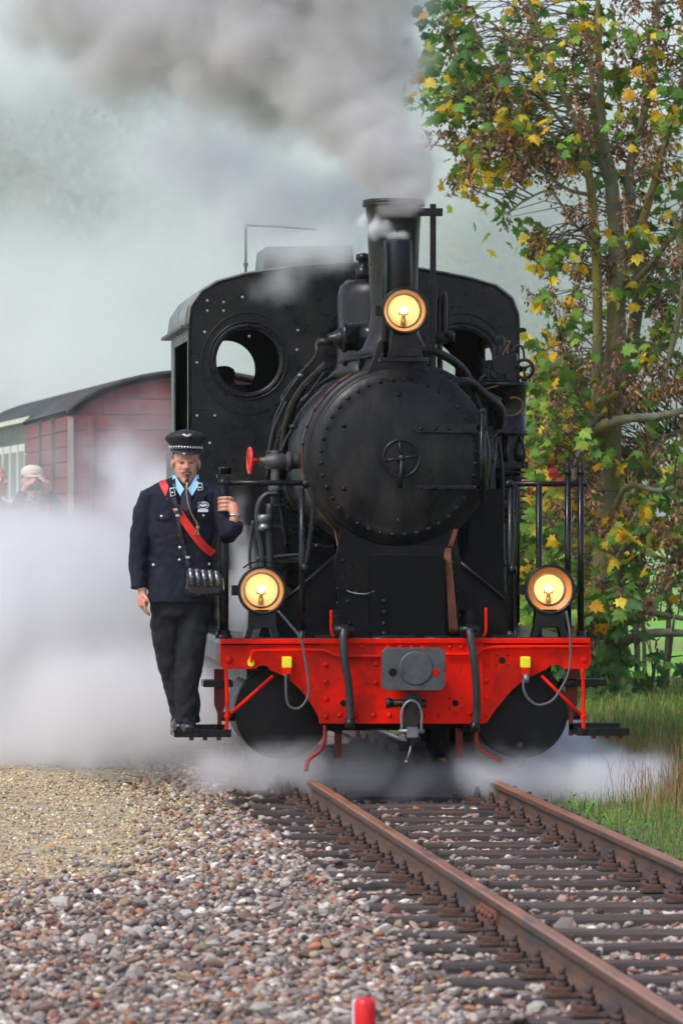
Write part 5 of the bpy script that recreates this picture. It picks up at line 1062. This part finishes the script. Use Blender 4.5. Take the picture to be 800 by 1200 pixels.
# jacket
JT = [(559, 218, 15, .050), (563, 217.5, 27, .062), (568, 217, 38, .080), (576, 216.5, 43, .106), (589, 216, 43, .126), (602, 215, 42, .132), (622, 213, 39, .134), (645, 212, 35.5, .130), (665, 212, 36.5, .133), (688, 211.5, 37.5, .138), (706, 211, 38.5, .142)]
jm = MB(); rings(jm, [(C(c, y), W(hw_), hd) for y, c, hw_, hd in JT], 36, 2.4)
jm.tube([C(186, 578), C(176, 583), C(168, 606, .0), C(163, 645), C(162, 668, -.01), C(163, 690, -.035)], [.06, .068, .066, .060, .053, .050], 18)
jm.tube([C(246, 577), C(255, 582, -.02), C(263, 606, -.06), C(268, 628, -.10), C(272, 622, -.15), C(275, 611, -.168)], [.06, .066, .064, .060, .056, .052], 18)
jk = remesh(jm.build('jacket', NAVY, con), .0085, 3, .024, .085)
def surf(px, py, out=.012):
    ys = [r_[0] for r_ in JT]; i = max(0, min(len(JT) - 2, sum(1 for y in ys if y <= py) - 1)); a, c = JT[i], JT[i + 1]; f = max(0, min(1, (py - a[0]) / (c[0] - a[0])))
    cx_, hw_, hd = [a[k] * (1 - f) + c[k] * f for k in (1, 2, 3)]; u = min(.985, abs(px - cx_) / hw_); d = hd * (1 - u ** 2.4) ** (1 / 2.4); return C(px, py, -d - out)
def ribbon(pts, wd, th, out=.012, nsub=6, flat=True):
    path = [Vector((*q, 0)) for q in pts]; pp = bez(path, nsub); m = MB(); vs = []; fs = []
    for i, q in enumerate(pp):
        t_ = (pp[min(i + 1, len(pp) - 1)] - pp[max(i - 1, 0)]).normalized(); nrm = Vector((-t_.y, t_.x, 0)) * wd / 2
        for o_, k in ((out, 1), (out, -1), (out + th, -1), (out + th, 1)): vs.append(surf(q.x + nrm.x * k, q.y + nrm.y * k, o_))
    for i in range(len(pp) - 1):
        for k in range(4): k2 = (k + 1) % 4; fs.append((i * 4 + k, i * 4 + k2, i * 4 + 4 + k2, i * 4 + 4 + k))
    fs += [(3, 2, 1, 0), tuple(len(vs) - 4 + k for k in range(4))]; return m.add(vs, fs)
def patch(poly, m, nm, out=.014, th=.004, parent=None):
    n = len(poly); vs = [surf(a, b_, out) for a, b_ in poly] + [surf(a, b_, out + th) for a, b_ in poly]
    return MB().add(vs, [tuple(range(n)), tuple(range(2 * n - 1, n - 1, -1))] + [(i, (i + 1) % n, (i + 1) % n + n, i + n) for i in range(n)]).build(nm, m, parent or con)
patch([(205, 563), (209, 566), (218, 577), (227, 566), (231, 563), (226, 578), (218, 594), (210, 578)], SHIRT, 'shirt', .010, .004)
for pl in ([(202, 557), (205, 557), (216, 573), (211, 581), (203, 568)], [(233, 556), (230, 556), (220, 573), (225, 581), (233, 568)]): patch(pl, SHIRT, 'collar', .022, .006)
patch([(214, 573), (222, 573), (223, 576), (225, 594), (218, 600), (212, 594), (213, 573)], mat('dark tie', (.010, .016, .035), .6), 'tie', .016, .006)
for pl in ([(205, 560), (199, 566), (194, 582), (203, 592), (214, 606), (214, 602), (207, 583)], [(231, 560), (237, 565), (242, 580), (233, 592), (218, 606), (218, 602), (228, 583)]): patch(pl, NAVY, 'lapel', .024, .007)
for pl in ([(199, 572), (204, 571), (206, 580), (200, 582)], [(231, 566), (237, 566), (238, 574), (232, 575)]):
    o = patch(pl, WHT, 'collar_patch', .033, .003); cx_, cy_ = sum(q[0] for q in pl) / 4, sum(q[1] for q in pl) / 4
    patch([(cx_ + (a - cx_) * .78, cy_ + (b_ - cy_) * .8) for a, b_ in pl], NAVY, 'patch_field', .036, .003, o)
    MB().ball(surf(cx_, cy_ + .8, .041), .007, 8, 1.3, .4, .6).build('patch_star', WHT, o)
ba = patch([(238 + 7 * math.cos(a * .3927), 592 + 4.6 * math.sin(a * .3927)) for a in range(16)], WHT, 'breast_badge', .018, .004)
patch([(238 + 6 * math.cos(a * .3927), 592 + 3.6 * math.sin(a * .3927)) for a in range(16)], NAVY, 'badge_field', .0225, .001, ba)
for pl in ([(233, 591.3), (237, 590.5), (238, 592.0), (239, 590.5), (243, 591.3), (243, 592.6), (238, 594.2), (233, 592.6)], [(235, 589.0), (241, 589.0), (241, 589.8), (235, 589.8)], [(232, 596.5), (244, 596.5), (244, 600), (232, 600)]): patch(pl, WHT, 'badge_emblem', .024, .002, ba)
for a, b_ in ((189.5, 605), (238.5, 604), (211, 627), (211, 641.5), (210.5, 656), (180, 662), (245, 661)):
    MB().lathe([(.009, 0), (.008, .004), (.003, .006)], surf(a, b_, .010), (0, -1, 0), 10).build('button', SIL, jk)
for pl in ([(181, 602), (199, 602), (199, 607), (190, 609), (181, 607)], [(230, 601), (247, 601), (247, 606), (238, 608), (230, 606)]): patch(pl, NAVY, 'pocket_flap', .010, .004, jk)
sa = ribbon([(190, 564), (194, 572), (200, 584)], 8.5, .006, .012); sa.build('sash', SASH, con)
ribbon([(206, 594), (214, 607), (226, 624), (238, 639), (250, 649)], 9.5, .006, .014).build('sash', SASH, con)
# cap
cz = C(218, 527).z; cc = Vector((HC.x, HC.y + .012, cz)); cm = MB(); vs = []; n = 40
prof = [(.088, -.01, .0), (.092, .018, 0), (.096, .030, 0), (.114, .050, .004), (.122, .062, .008), (.119, .076, .012), (.095, .094, .016), (.05, .105, .018), (.001, .107, .018)]
for r_, hz, _ in prof:
    for k in range(n):
        a = 2 * math.pi * k / n; vs.append(cc + Vector((r_ * math.cos(a), r_ * 1.12 * math.sin(a), hz + .014 * (-math.sin(a)) * min(1, hz / .08) * (1 if hz > .03 else 0))))
fs = []
for i in range(len(prof) - 1):
    for k in range(n): k2 = (k + 1) % n; fs.append((i * n + k, i * n + k2, (i + 1) * n + k2, (i + 1) * n + k))
cm.add(vs, fs + [tuple(range(n - 1, -1, -1))], True); cap = cm.build('peaked_cap', mat('cap navy', (.006, .007, .013), .7, bump=.2, bscale=200), con)
pk = MB(); vs = []; fs = []; m_ = 17
for i in range(m_):
    a = math.pi + math.pi * i / (m_ - 1); e = math.sin((i) / (m_ - 1) * math.pi); d0 = Vector((.086 * math.cos(a) , .096 * math.sin(a), .002)); d1 = Vector((.088 * math.cos(a), (.096 + .055 * e) * math.sin(a), .002 - .030 * e))
    for z_ in (0, -.004): vs += [cc + d0 + Vector((0, 0, z_)), cc + d1 + Vector((0, 0, z_))]
for i in range(m_ - 1):
    o_ = i * 4; fs += [(o_, o_ + 1, o_ + 5, o_ + 4), (o_ + 2, o_ + 6, o_ + 7, o_ + 3), (o_ + 1, o_ + 3, o_ + 7, o_ + 5)]
pk.add(vs, fs, True).build('peak', mat('patent peak', (.012, .016, .018), .18, coat=.4), cap)
for i in range(17):
    a = math.pi + math.pi * (i + .5) / 17; a2 = a + .11; p0 = cc + Vector((.096 * math.cos(a), .107 * math.sin(a), .004)); p1 = cc + Vector((.097 * math.cos(a2), .108 * math.sin(a2), .022)); MB().tube([p0, p1], .0042, 6).build('braid', SIL, cap)
MB().torus(cc + Vector((0, -.112, .047)), (0, 1, .1), .0065, .0032, 16, 6).ball(cc + Vector((0, -.113, .047)), .0045, 8).build('cockade', mat('cockade red', (.75, .10, .04), .5), cap)
em = MB(); ec = cc + Vector((0, -.134, .084))
for q in (-1, 1):
    em.tube([ec + Vector((q * .003, 0, -.008)), ec + Vector((q * .012, .001, -.002)), ec + Vector((q * .028, .006, .004))], [.006, .006, .002], 6)
    em.tube([ec + Vector((q * .004, 0, -.004)), ec + Vector((q * .014, .002, .004)), ec + Vector((q * .024, .005, .007))], [.003, .004, .001], 6)
em.ball(ec + Vector((0, 0, -.006)), .008, 8).build('cap_emblem', mat('pale gold', (.62, .58, .48), .4, metal=.4), cap)
# whistle on its cord
wh = thing('whistle', 'small dark whistle held in the mouth of the uniformed man, on a brown cord', 'whistle', tuple(C(218, 553, -.11)))
wb = HC + Vector((0, -.097, -.064))
MB().tube([wb, wb + Vector((0, -.012, -.018)), wb + Vector((0, -.014, -.04))], [.007, .010, .009], 10).ball(wb + Vector((0, -.014, -.028)), .012, 10).build('whistle_body', mat('dark horn', (.02, .018, .016), .3), wh)
MB().tube([wb + Vector((0, -.014, -.045)) + Vector((.002 * (i % 2), 0, -.012 * i)) for i in range(5)], .0035, 6).build('chain', SIL, wh)
crd = bez([C(218, 568, -.13), surf(219, 580, .04), surf(221, 592, .035), surf(226, 605, .03), surf(231, 614, .03), surf(232.5, 626, .03)], 8)
MB().tube(crd, .0042, 6).ball(crd[-1], .010, 8).ball(crd[-6], .012, 8).tube(bez([crd[-6], crd[-6] + Vector((-.02, -.005, -.04)), crd[-1] + Vector((-.025, -.005, 0)), crd[-1]]), .0035, 6).build('cord', mat('brown cord', (.28, .17, .08), .8), wh)
# the shoulder bag with its coin tubes
g = surf(237, 680, .05); bag = thing('shoulder_bag', 'black leather conductor bag with shiny coin tubes hanging at the uniformed man\'s hip', 'bag', tuple(g))
bx0, bx1 = 215, 259; yb = C(237, 680, -.19).y - YM
bm_ = MB(); pr = [(bx0 + 4, 664), (bx1 - 4, 668), (bx1, 676), (bx1 + 1, 690), (bx1 - 4, 697), (bx0 + 4, 699), (bx0 - 1, 690), (bx0, 672)]
bm_.prism([(C(a, q).x, C(a, q).z) for a, q in pr], YM - .245, YM - .145); bo = bm_.build('pouch', LEA, bag, bevel=.018)
for i in range(5):
    px_q = 223 + i * 7.6; a = C(px_q, 668 + i * .8, -.25); c_ = C(px_q + 2.5, 684 + i * .5, -.26); a.y = YM - .252; c_.y = YM - .262
    cb = MB().tube([a, c_], .0125, 12).ball(a, .0125, 10).build('coin_tube', mat('chrome tube', (.22, .24, .25), .25, metal=.9), bo)
    MB().tube([c_, c_ + (c_ - a) * .12], .0155, 12).build('tube_end', LEA, cb)
ribbon([(201, 572), (205, 588), (208, 605), (212, 628), (218, 652), (221, 664)], 4.2, .005, .022).build('strap', LEA, bag)
for a, q in ((206, 597), (208, 604), (220, 653)): MB().box(surf(a, q, .03), (.022, .006, .012)).build('buckle', SIL, bag)
# watch
MB().torus(C(275, 604, -.163), (.1, .1, 1), .030, .006, 20, 6).build('wrist_watch', SIL, con)

# ---- bystanders in the steam, and the driver
def folk(label, base, yaw, sc_, coat, trou, hairm, pose, cap=None, skin=None, name='person'):
    root = thing(name, label, 'person', tuple(base), None if 'driver' in label else 'bystanders beside the train'); Rz = Matrix.Rotation(yaw, 3, 'Z'); B0 = Vector(base)
    def L(x, y, z): return B0 + Rz @ Vector((x * sc_, y * sc_, z * sc_))
    f = Rz @ Vector((0, -1, 0)); hc = L(0, -.02, 1.63); b_ = MB(); head(b_, hc, sc_, f)
    b_.tube([L(0, .01, 1.55), L(0, .02, 1.42)], [.055 * sc_, .065 * sc_], 12); arms = pose
    rings(b_, [(L(0, .01, 1.44), .12 * sc_, .07 * sc_), (L(0, 0, 1.2), .14 * sc_, .1 * sc_), (L(0, 0, .95), .14 * sc_, .1 * sc_)])
    jk_ = MB(); rings(jk_, [(L(0, .02, 1.49), .07 * sc_, .07 * sc_), (L(0, .01, 1.44), .16 * sc_, .10 * sc_), (L(0, 0, 1.36), .20 * sc_, .125 * sc_), (L(0, -.01, 1.15), .19 * sc_, .14 * sc_), (L(0, -.01, .95), .19 * sc_, .15 * sc_), (L(0, 0, .78), .20 * sc_, .14 * sc_)], 24)
    for sh, elb, wr, hd_, pn, sd in arms:
        jk_.tube([L(*sh), L(*[(sh[i] + elb[i]) / 2 for i in range(3)]), L(*elb), L(*[(wr[i] + elb[i]) / 2 for i in range(3)]), L(*wr)], [.066 * sc_, .062 * sc_, .056 * sc_, .048 * sc_, .042 * sc_], 12)
        b_.tube([L(*sh), L(*elb), L(*wr)], [.045 * sc_, .038 * sc_, .027 * sc_], 10); hand(b_, L(*wr), Rz @ Vector(hd_), Rz @ Vector(pn), sd, .6, sc_)
    for q in (-1, 1): b_.tube([L(q * .09, 0, .9), L(q * .10, -.01, .5), L(q * .10, .02, .08)], [.075 * sc_, .05 * sc_, .035 * sc_], 10)
    remesh(b_.build('body', skin or SKIN, root), .0075, 3); eyes(root, hc, sc_, f); remesh(jk_.build('coat', coat, root), .013, 4, .02, .12)
    tr_ = MB()
    for q in (-1, 1): tr_.tube([L(q * .085, 0, .92), L(q * .10, -.01, .5), L(q * .10, .02, .1)], [.10 * sc_, .075 * sc_, .065 * sc_], 12)
    remesh(tr_.build('trousers', trou, root), .015, 3)
    for q in (-1, 1): MB().ball(L(q * .10, -.05, .045), .05 * sc_, 10, 1, 1.9, .85).build('shoe', LEA, root)
    hm = MB().ball(L(0, .03, 1.68), .085 * sc_, 14, 1, 1.15, 1.0); remesh(hm.build('hair', hairm, root), .012, 2)
    if cap:
        cm_ = MB().lathe([(.088 * sc_, 0), (.09 * sc_, .03 * sc_), (.078 * sc_, .065 * sc_), (.04 * sc_, .085 * sc_), (.001, .09 * sc_)], L(0, .0, 1.685), (0, 0, 1), 20); co = cm_.build('cap', cap, root)
        vv = [L(x, y, 1.69 - z) for x, y, z in ((-.075, -.05, 0), (-.05, -.12, .012), (0, -.15, .018), (.05, -.12, .012), (.075, -.05, 0))]; MB().add(vv + [v + Vector((0, 0, .006)) for v in vv], [(4, 3, 2, 1, 0), (5, 6, 7, 8, 9)] + [(i, (i + 1) % 5, (i + 1) % 5 + 5, i + 5) for i in range(5)]).build('brim', cap, co)
    return root, L
q0 = PD(38, 600, 40.5); gz_ = P(38, 566, q0.y).z - 1.63 * 1.0
up_ = (((-.19, 0, 1.38), (-.27, -.16, 1.22), (-.085, -.22, 1.56), (.4, -.3, .8), (1, 0, 0), 1), ((.19, 0, 1.38), (.30, -.16, 1.24), (.10, -.24, 1.56), (-.2, -.3, .9), (-1, 0, 0), -1))
r1, L1 = folk('person in a cream cap holding a camera to the face beside the van', (q0.x, q0.y, gz_), R(4), 1.0, mat('dark anorak', (.015, .017, .022), .8), TROU, mat('dark hair', (.04, .03, .025), .8), up_, mat('cream cap', (.62, .58, .46), .85))
cp = thing('camera', 'black camera held up to the eye of the person in the cream cap', 'camera', tuple(L1(0, -.18, 1.6)))
MB().box(L1(.02, -.17, 1.61), (.13, .05, .085)).build('camera_body', KG, cp, bevel=.008); MB().cyl(L1(.02, -.19, 1.605), L1(.02, -.29, 1.60), .035, 18).build('lens', KG, cp); MB().torus(L1(.02, -.29, 1.60), (0, 1, 0), .033, .004, 20, 6).build('lens_ring', STL, cp)
MB().tube(bez([L1(.085, -.17, 1.62), L1(.12, -.10, 1.45), L1(.05, -.155, 1.30), L1(-.05, -.15, 1.36), L1(-.06, -.17, 1.58)]), .007, 6).build('neck_strap', SASH, cp)
q1 = PD(-8, 600, 39.6); dn_ = (((-.19, 0, 1.38), (-.24, -.02, 1.12), (-.20, -.20, .98), (.2, -.8, -.1), (1, 0, 0), 1), ((.19, 0, 1.38), (.25, .0, 1.12), (.22, -.18, .98), (-.2, -.8, -.1), (-1, 0, 0), -1))
folk('grey haired person in a brown coat standing at the left edge of the photo', (q1.x, q1.y, gz_ + .02), R(60), 1.0, mat('brown coat', (.16, .12, .085), .85), TROU, mat('grey hair', (.42, .41, .40), .8, var=.3, vscale=60), dn_)
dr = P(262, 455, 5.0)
folk('dark figure of the driver in a cap seen through the left cab porthole', (dr.x, 5.0, P(262, 447, 5.05).z - 1.68 * .9 + .02), R(165), .9, DK, DK, DK, dn_, DK, mat('shaded skin', (.10, .05, .035), .7))  # skin colour darkened to paint in the cab's shade, so the driver reads as silhouette
# ================================================================ THE VAN AND THE COACH
VR = mat('van red', (.16, .012, .012), .75, var=.3, vscale=3, bump=.3, bscale=30, col2=(.12, .035, .032), c2amt=.4, c2scale=2, perobj=.05)
VD = mat('van ironwork', (.06, .055, .055), .6, var=.3); RF = mat('roof felt', (.05, .052, .054), .8, var=.3, vscale=4)
VP = mat('pale van post', (.33, .25, .23), .7, var=.2); GN = mat('coach green', (.02, .03, .028), .5, var=.2); GL = mat('window glass', (.05, .06, .065), .1, spec=.8); CR = mat('coach cream', (.62, .62, .56), .6)
def arcroof(w_, z0, z1, n=14): return [(-w_ + 2 * w_ * i / n, z0 + (z1 - z0) * (1 - (2 * i / n - 1) ** 2) ** .75) for i in range(n + 1)]
def wagon(loc, rz, L, w_, zr0, zr1, label, red):
    root = thing('goods_van' if red else 'passenger_coach', label, 'railway van' if red else 'railway coach', (0, 0, 0))
    ar = arcroof(w_, zr0, zr1); hgt = zr0 - .8
    nb = 12
    if red:
        MB().prism([(-w_ + .035, .8)] + [(a * .96, b_ - .03) for a, b_ in ar] + [(w_ - .035, .8)], .032, L - .035).build('lining', VR, root)
        for i in range(nb + 3):     # end boards
            z0 = .8 + i * hgt / nb; z1 = z0 + hgt / nb - .012
            ww = w_ - .03 if z1 < zr0 else min(w_ - .05, max([abs(a) for a, b_ in ar if b_ > z1 + .02] + [0]))
            if ww > .1: MB().b2(-ww, ww, .0, .03, z0, z1).build('end_board', VR, root, bevel=.004)
        for i in range(nb):
            z0 = .8 + i * hgt / nb
            for sx in (-1, 1): MB().b2(sx * (w_ - .03), sx * w_, .03, L - .03, z0, z0 + hgt / nb - .012).build('side_board', VR, root, bevel=.004)
        for x in (-w_ + .03, -w_ + .20, w_ - .20, w_ - .03): MB().b2(x - .025, x + .025, -.03, -.002, .8, zr0 - .02).build('end_post', VP if x in (-w_ + .03, w_ - .03) else VR, root, bevel=.004)
        for yy in (1.6, 3.4): MB().b2(-w_ - .03, -w_ - .002, yy - .03, yy + .03, .8, zr0).build('door_post', VD, root)
    else:
        MB().b2(-w_, -w_ + .03, 0, L, .75, zr0).b2(w_ - .03, w_, 0, L, .75, zr0).prism([(-w_ + .03, .75)] + [(a * .97, b_ - .02) for a, b_ in ar] + [(w_ - .03, .75)], .002, .04).prism([(-w_ + .03, .75)] + [(a * .97, b_ - .02) for a, b_ in ar] + [(w_ - .03, .75)], L - .04, L - .002).build('body_shell', GN, root)
        for i in range(9):
            y0 = .9 + i * 1.05; o = MB().b2(-w_ - .02, -w_ + .0, y0, y0 + .82, 1.65, 2.32).build('window', CR, root, bevel=.004); MB().b2(-w_ - .026, -w_ - .018, y0 + .09, y0 + .73, 1.73, 2.24).build('pane', GL, o)
        MB().b2(-w_ - .05, -w_ + .02, -.05, L, zr0 + .0, zr0 + .05).build('cantrail', CR, root)
    vs = []; n = len(ar)
    for y in (-.06, L + .06):
        for k in (0, .03): vs += [(a * (1 + (.02 if k else 0)), y, b_ + k) for a, b_ in ar]
    fs = []
    for i in range(n - 1): fs += [(n + i, n + i + 1, 3 * n + i + 1, 3 * n + i), (i, 2 * n + i, 2 * n + i + 1, i + 1), (i, i + 1, n + i + 1, n + i), (2 * n + i, 3 * n + i, 3 * n + i + 1, 2 * n + i + 1)]
    MB().add(vs, fs, True).build('roof', RF, root)
    MB().b2(-w_ + .1, w_ - .1, -.05, L + .05, .62, .78).build('underframe', VD, root)
    for yy in (1.2, L - 1.2):
        wm = MB().cyl((-.6, yy, .38), (.6, yy, .38), .05, 10)
        for sx in (-1, 1): wm.lathe([(.36, 0), (.36, .09), (.39, .10), (.39, .12), (.06, .13)], (sx * .59, yy, .38), (-sx, 0, 0), 24)
        wm.build('wheelset', VD, root)
    MB().cyl((0, 0, .8), (0, -.5, .8), .05, 10).lathe([(.17, 0), (.17, .03)], (0, -.5, .8), (0, -1, 0), 20).build('buffer', VD, root)
    root.location = loc; root.rotation_euler = (0, 0, rz); return root
p = PD(76, 600, 44)
wagon((p.x + 1.12, p.y, 0), R(2.0), 6.0, 1.10, 2.42, 2.78, 'rust red planked goods van with arched roof, half lost in steam behind the engine', True)
p2 = PD(64, 600, 51.5)
wagon((p2.x + 1.2, p2.y, 0), R(3.2), 11.0, 1.15, 2.55, 2.95, 'dark green passenger coach with pale windows, farthest vehicle of the train', False)
M_white = vmat('white steam', (0.98, 0.987, 1.0), 2.9)
M_drain = vmat('drain steam', (0.965, 0.985, 1.0), 5.5)
M_thin = vmat('thin steam', (0.965, 0.975, 1.0), 0.30)
M_wisp = vmat('wisp', (0.97, 0.98, 1.0), 3.5)
M_smoke = vmat('grey smoke', (0.77, 0.755, 0.75), 8.5)
# the dirty plume off the chimney: straight up, then bent left and back
bl = [B(463, 236, 30.6, 38, .2, 36, 3.0), B(460, 208, 30.8, 52, .26, 42, 2.2), B(450, 180, 31.0, 68, .34, 52, 1.6), B(432, 160, 31.3, 75, .42, 55), B(395, 115, 31.8, 112, .65, 76), B(335, 76, 32.4, 155, .8, 88),
      B(235, 46, 33, 175, .9, 88), B(115, 14, 34, 140, 1.0, 76), B(440, 60, 32.0, 85, .6, 80), B(450, -30, 32, 100, .7, 90), B(330, -20, 32.6, 150, .8, 60)]
lo, hi = span(bl, .15)
cloud('smoke_plume', 'grey brown smoke plume bending left out of the chimney top', 'smoke', lo, hi, .032, bl, M_smoke, warp=.42, wscale=1.3, nscale=2.4, namp=.80, edge=.80, rough=.74)
# dense white steam on the ground at the left
bl = [B(60, 740, 36, 250, 3.0, 165), B(150, 830, 33, 200, 1.6, 90), B(20, 860, 35, 200, 2.0, 75), B(60, 650, 38, 140, 2, 70, .6), B(190, 600, 37.5, 60, 1.5, 110, .8), B(285, 892, 31.3, 80, .8, 48),
      B(150, 560, 38, 60, 1.5, 70, .5), B(10, 630, 38, 60, 1.5, 40, .6)]
lo, hi = span(bl, .2); lo[2] = max(lo[2], -.35)
cloud('cylinder_steam', 'dense white steam rolling over the ground left of the engine', 'steam', lo, hi, .05, bl, M_white, warp=.6, wscale=.8, nscale=1.5, namp=.95, edge=.95, rough=.72)
bl = [B(640, 905, 30.6, 120, .8, 46, 1.2), B(715, 920, 30.2, 85, .7, 50, 1.25), B(575, 918, 30.3, 70, .5, 36, 1.1), B(650, 865, 32, 60, .6, 40, .9), B(500, 925, 30.8, 120, .6, 34, .75), B(415, 895, 30.6, 70, .45, 40, .8), B(335, 898, 30.2, 60, .4, 34, 1.0)]
lo, hi = span(bl, .1); lo[2] = max(lo[2], -.3)
cloud('drain_steam', 'low white steam blowing over the right hand rail and grass verge', 'steam', lo, hi, .028, bl, M_drain, warp=.28, wscale=1.8, nscale=3.4, namp=.6, edge=.7, rough=.72)
# wisps at the chimney foot, over the cab roof, and beside the boiler
bl = [B(450, 268, 30.6, 24, .10, 14), B(436, 258, 30.7, 16, .12, 16), B(466, 278, 30.55, 16, .06, 7)]
lo, hi = span(bl, .06)
cloud('chimney_wisp', 'small white wisp of steam curling in front of the chimney barrel', 'steam', lo, hi, .012, bl, vmat('bright wisp', (.97, .98, 1), 40), warp=.07, wscale=5, nscale=7, namp=.7, edge=.7)
bl = [B(385, 285, 32.6, 60, .7, 34), B(340, 300, 32.4, 55, .35, 38, .9), B(330, 335, 32.3, 40, .25, 28, .7), B(430, 235, 32.8, 70, .7, 50, .9), B(320, 250, 33.2, 110, .9, 60, .7), B(250, 190, 34, 130, 1.0, 60, .6)]
lo, hi = span(bl, .1)
cloud('roof_steam', 'white steam drifting across the front edge of the cab roof', 'steam', lo, hi, .03, bl, M_wisp, warp=.2, wscale=2, nscale=3, namp=.8, edge=.9)
bl = [B(285, 690, 31.6, 22, .4, 90, .9), B(276, 620, 31.6, 14, .3, 60, .7)]
lo, hi = span(bl, .06)
cloud('side_steam', 'faint steam rising between the left hand post and the boiler side', 'steam', lo, hi, .02, bl, M_wisp, warp=.12, wscale=3, nscale=4, namp=.6, edge=.9)
# drifting veils of steam behind the engine
bl = [B(100, 420, 72, 420, 7, 130), B(120, 540, 70, 300, 7, 90), B(250, 330, 68, 300, 6, 130, .9), B(60, 340, 72, 300, 8, 110, .7), B(480, 150, 68, 180, 5, 160, .7), B(260, 190, 66, 240, 6, 90, .8), B(0, 50, 66, 150, 6, 90, 1.2), B(740, 60, 60, 160, 6, 160, .8)]
lo, hi = span(bl, .3); lo[2] = max(lo[2], -.35)
cloud('steam_veil', 'thin drifting veil of steam behind the engine and over the coaches', 'steam', lo, hi, .2, bl, M_thin, warp=1.2, wscale=.4, nscale=.45, namp=1.1, edge=.9, rough=.66)
bl = [B(90, 560, 38.5, 170, .8, 80, 1.0), B(180, 500, 38.8, 80, .7, 90, .9), B(60, 520, 39, 120, .7, 50, .6), B(110, 600, 38, 160, .8, 50, 1.0)]
lo, hi = span(bl, .1)
cloud('van_steam', 'torn veil of steam hanging in front of the red van and the bystanders', 'steam', lo, hi, .05, bl, vmat('torn steam', (.97, .985, 1), .36), warp=.3, wscale=1.3, nscale=1.6, namp=.9, edge=.9, rough=.68)
bl = [((30, 270, 5), (420, 250, 70), 1.6)]
M_mist = vmat('mist', (0.94, 0.955, 1.0), 0.0054)
cloud('valley_mist', 'mist lying in the valley in front of the wooded slope', 'mist', (-150, 60, -2), (220, 520, 85), 9, bl, M_mist, warp=12, wscale=.02, nscale=.03, namp=.35, edge=1.0)
m_haze = vmat('valley haze', (0.93, 0.96, 1.0), 0.0002, grid=False)
tag(MB().b2(-260, 260, -36, 530, -6, 105).build('haze', m_haze), None, None, kind='stuff')
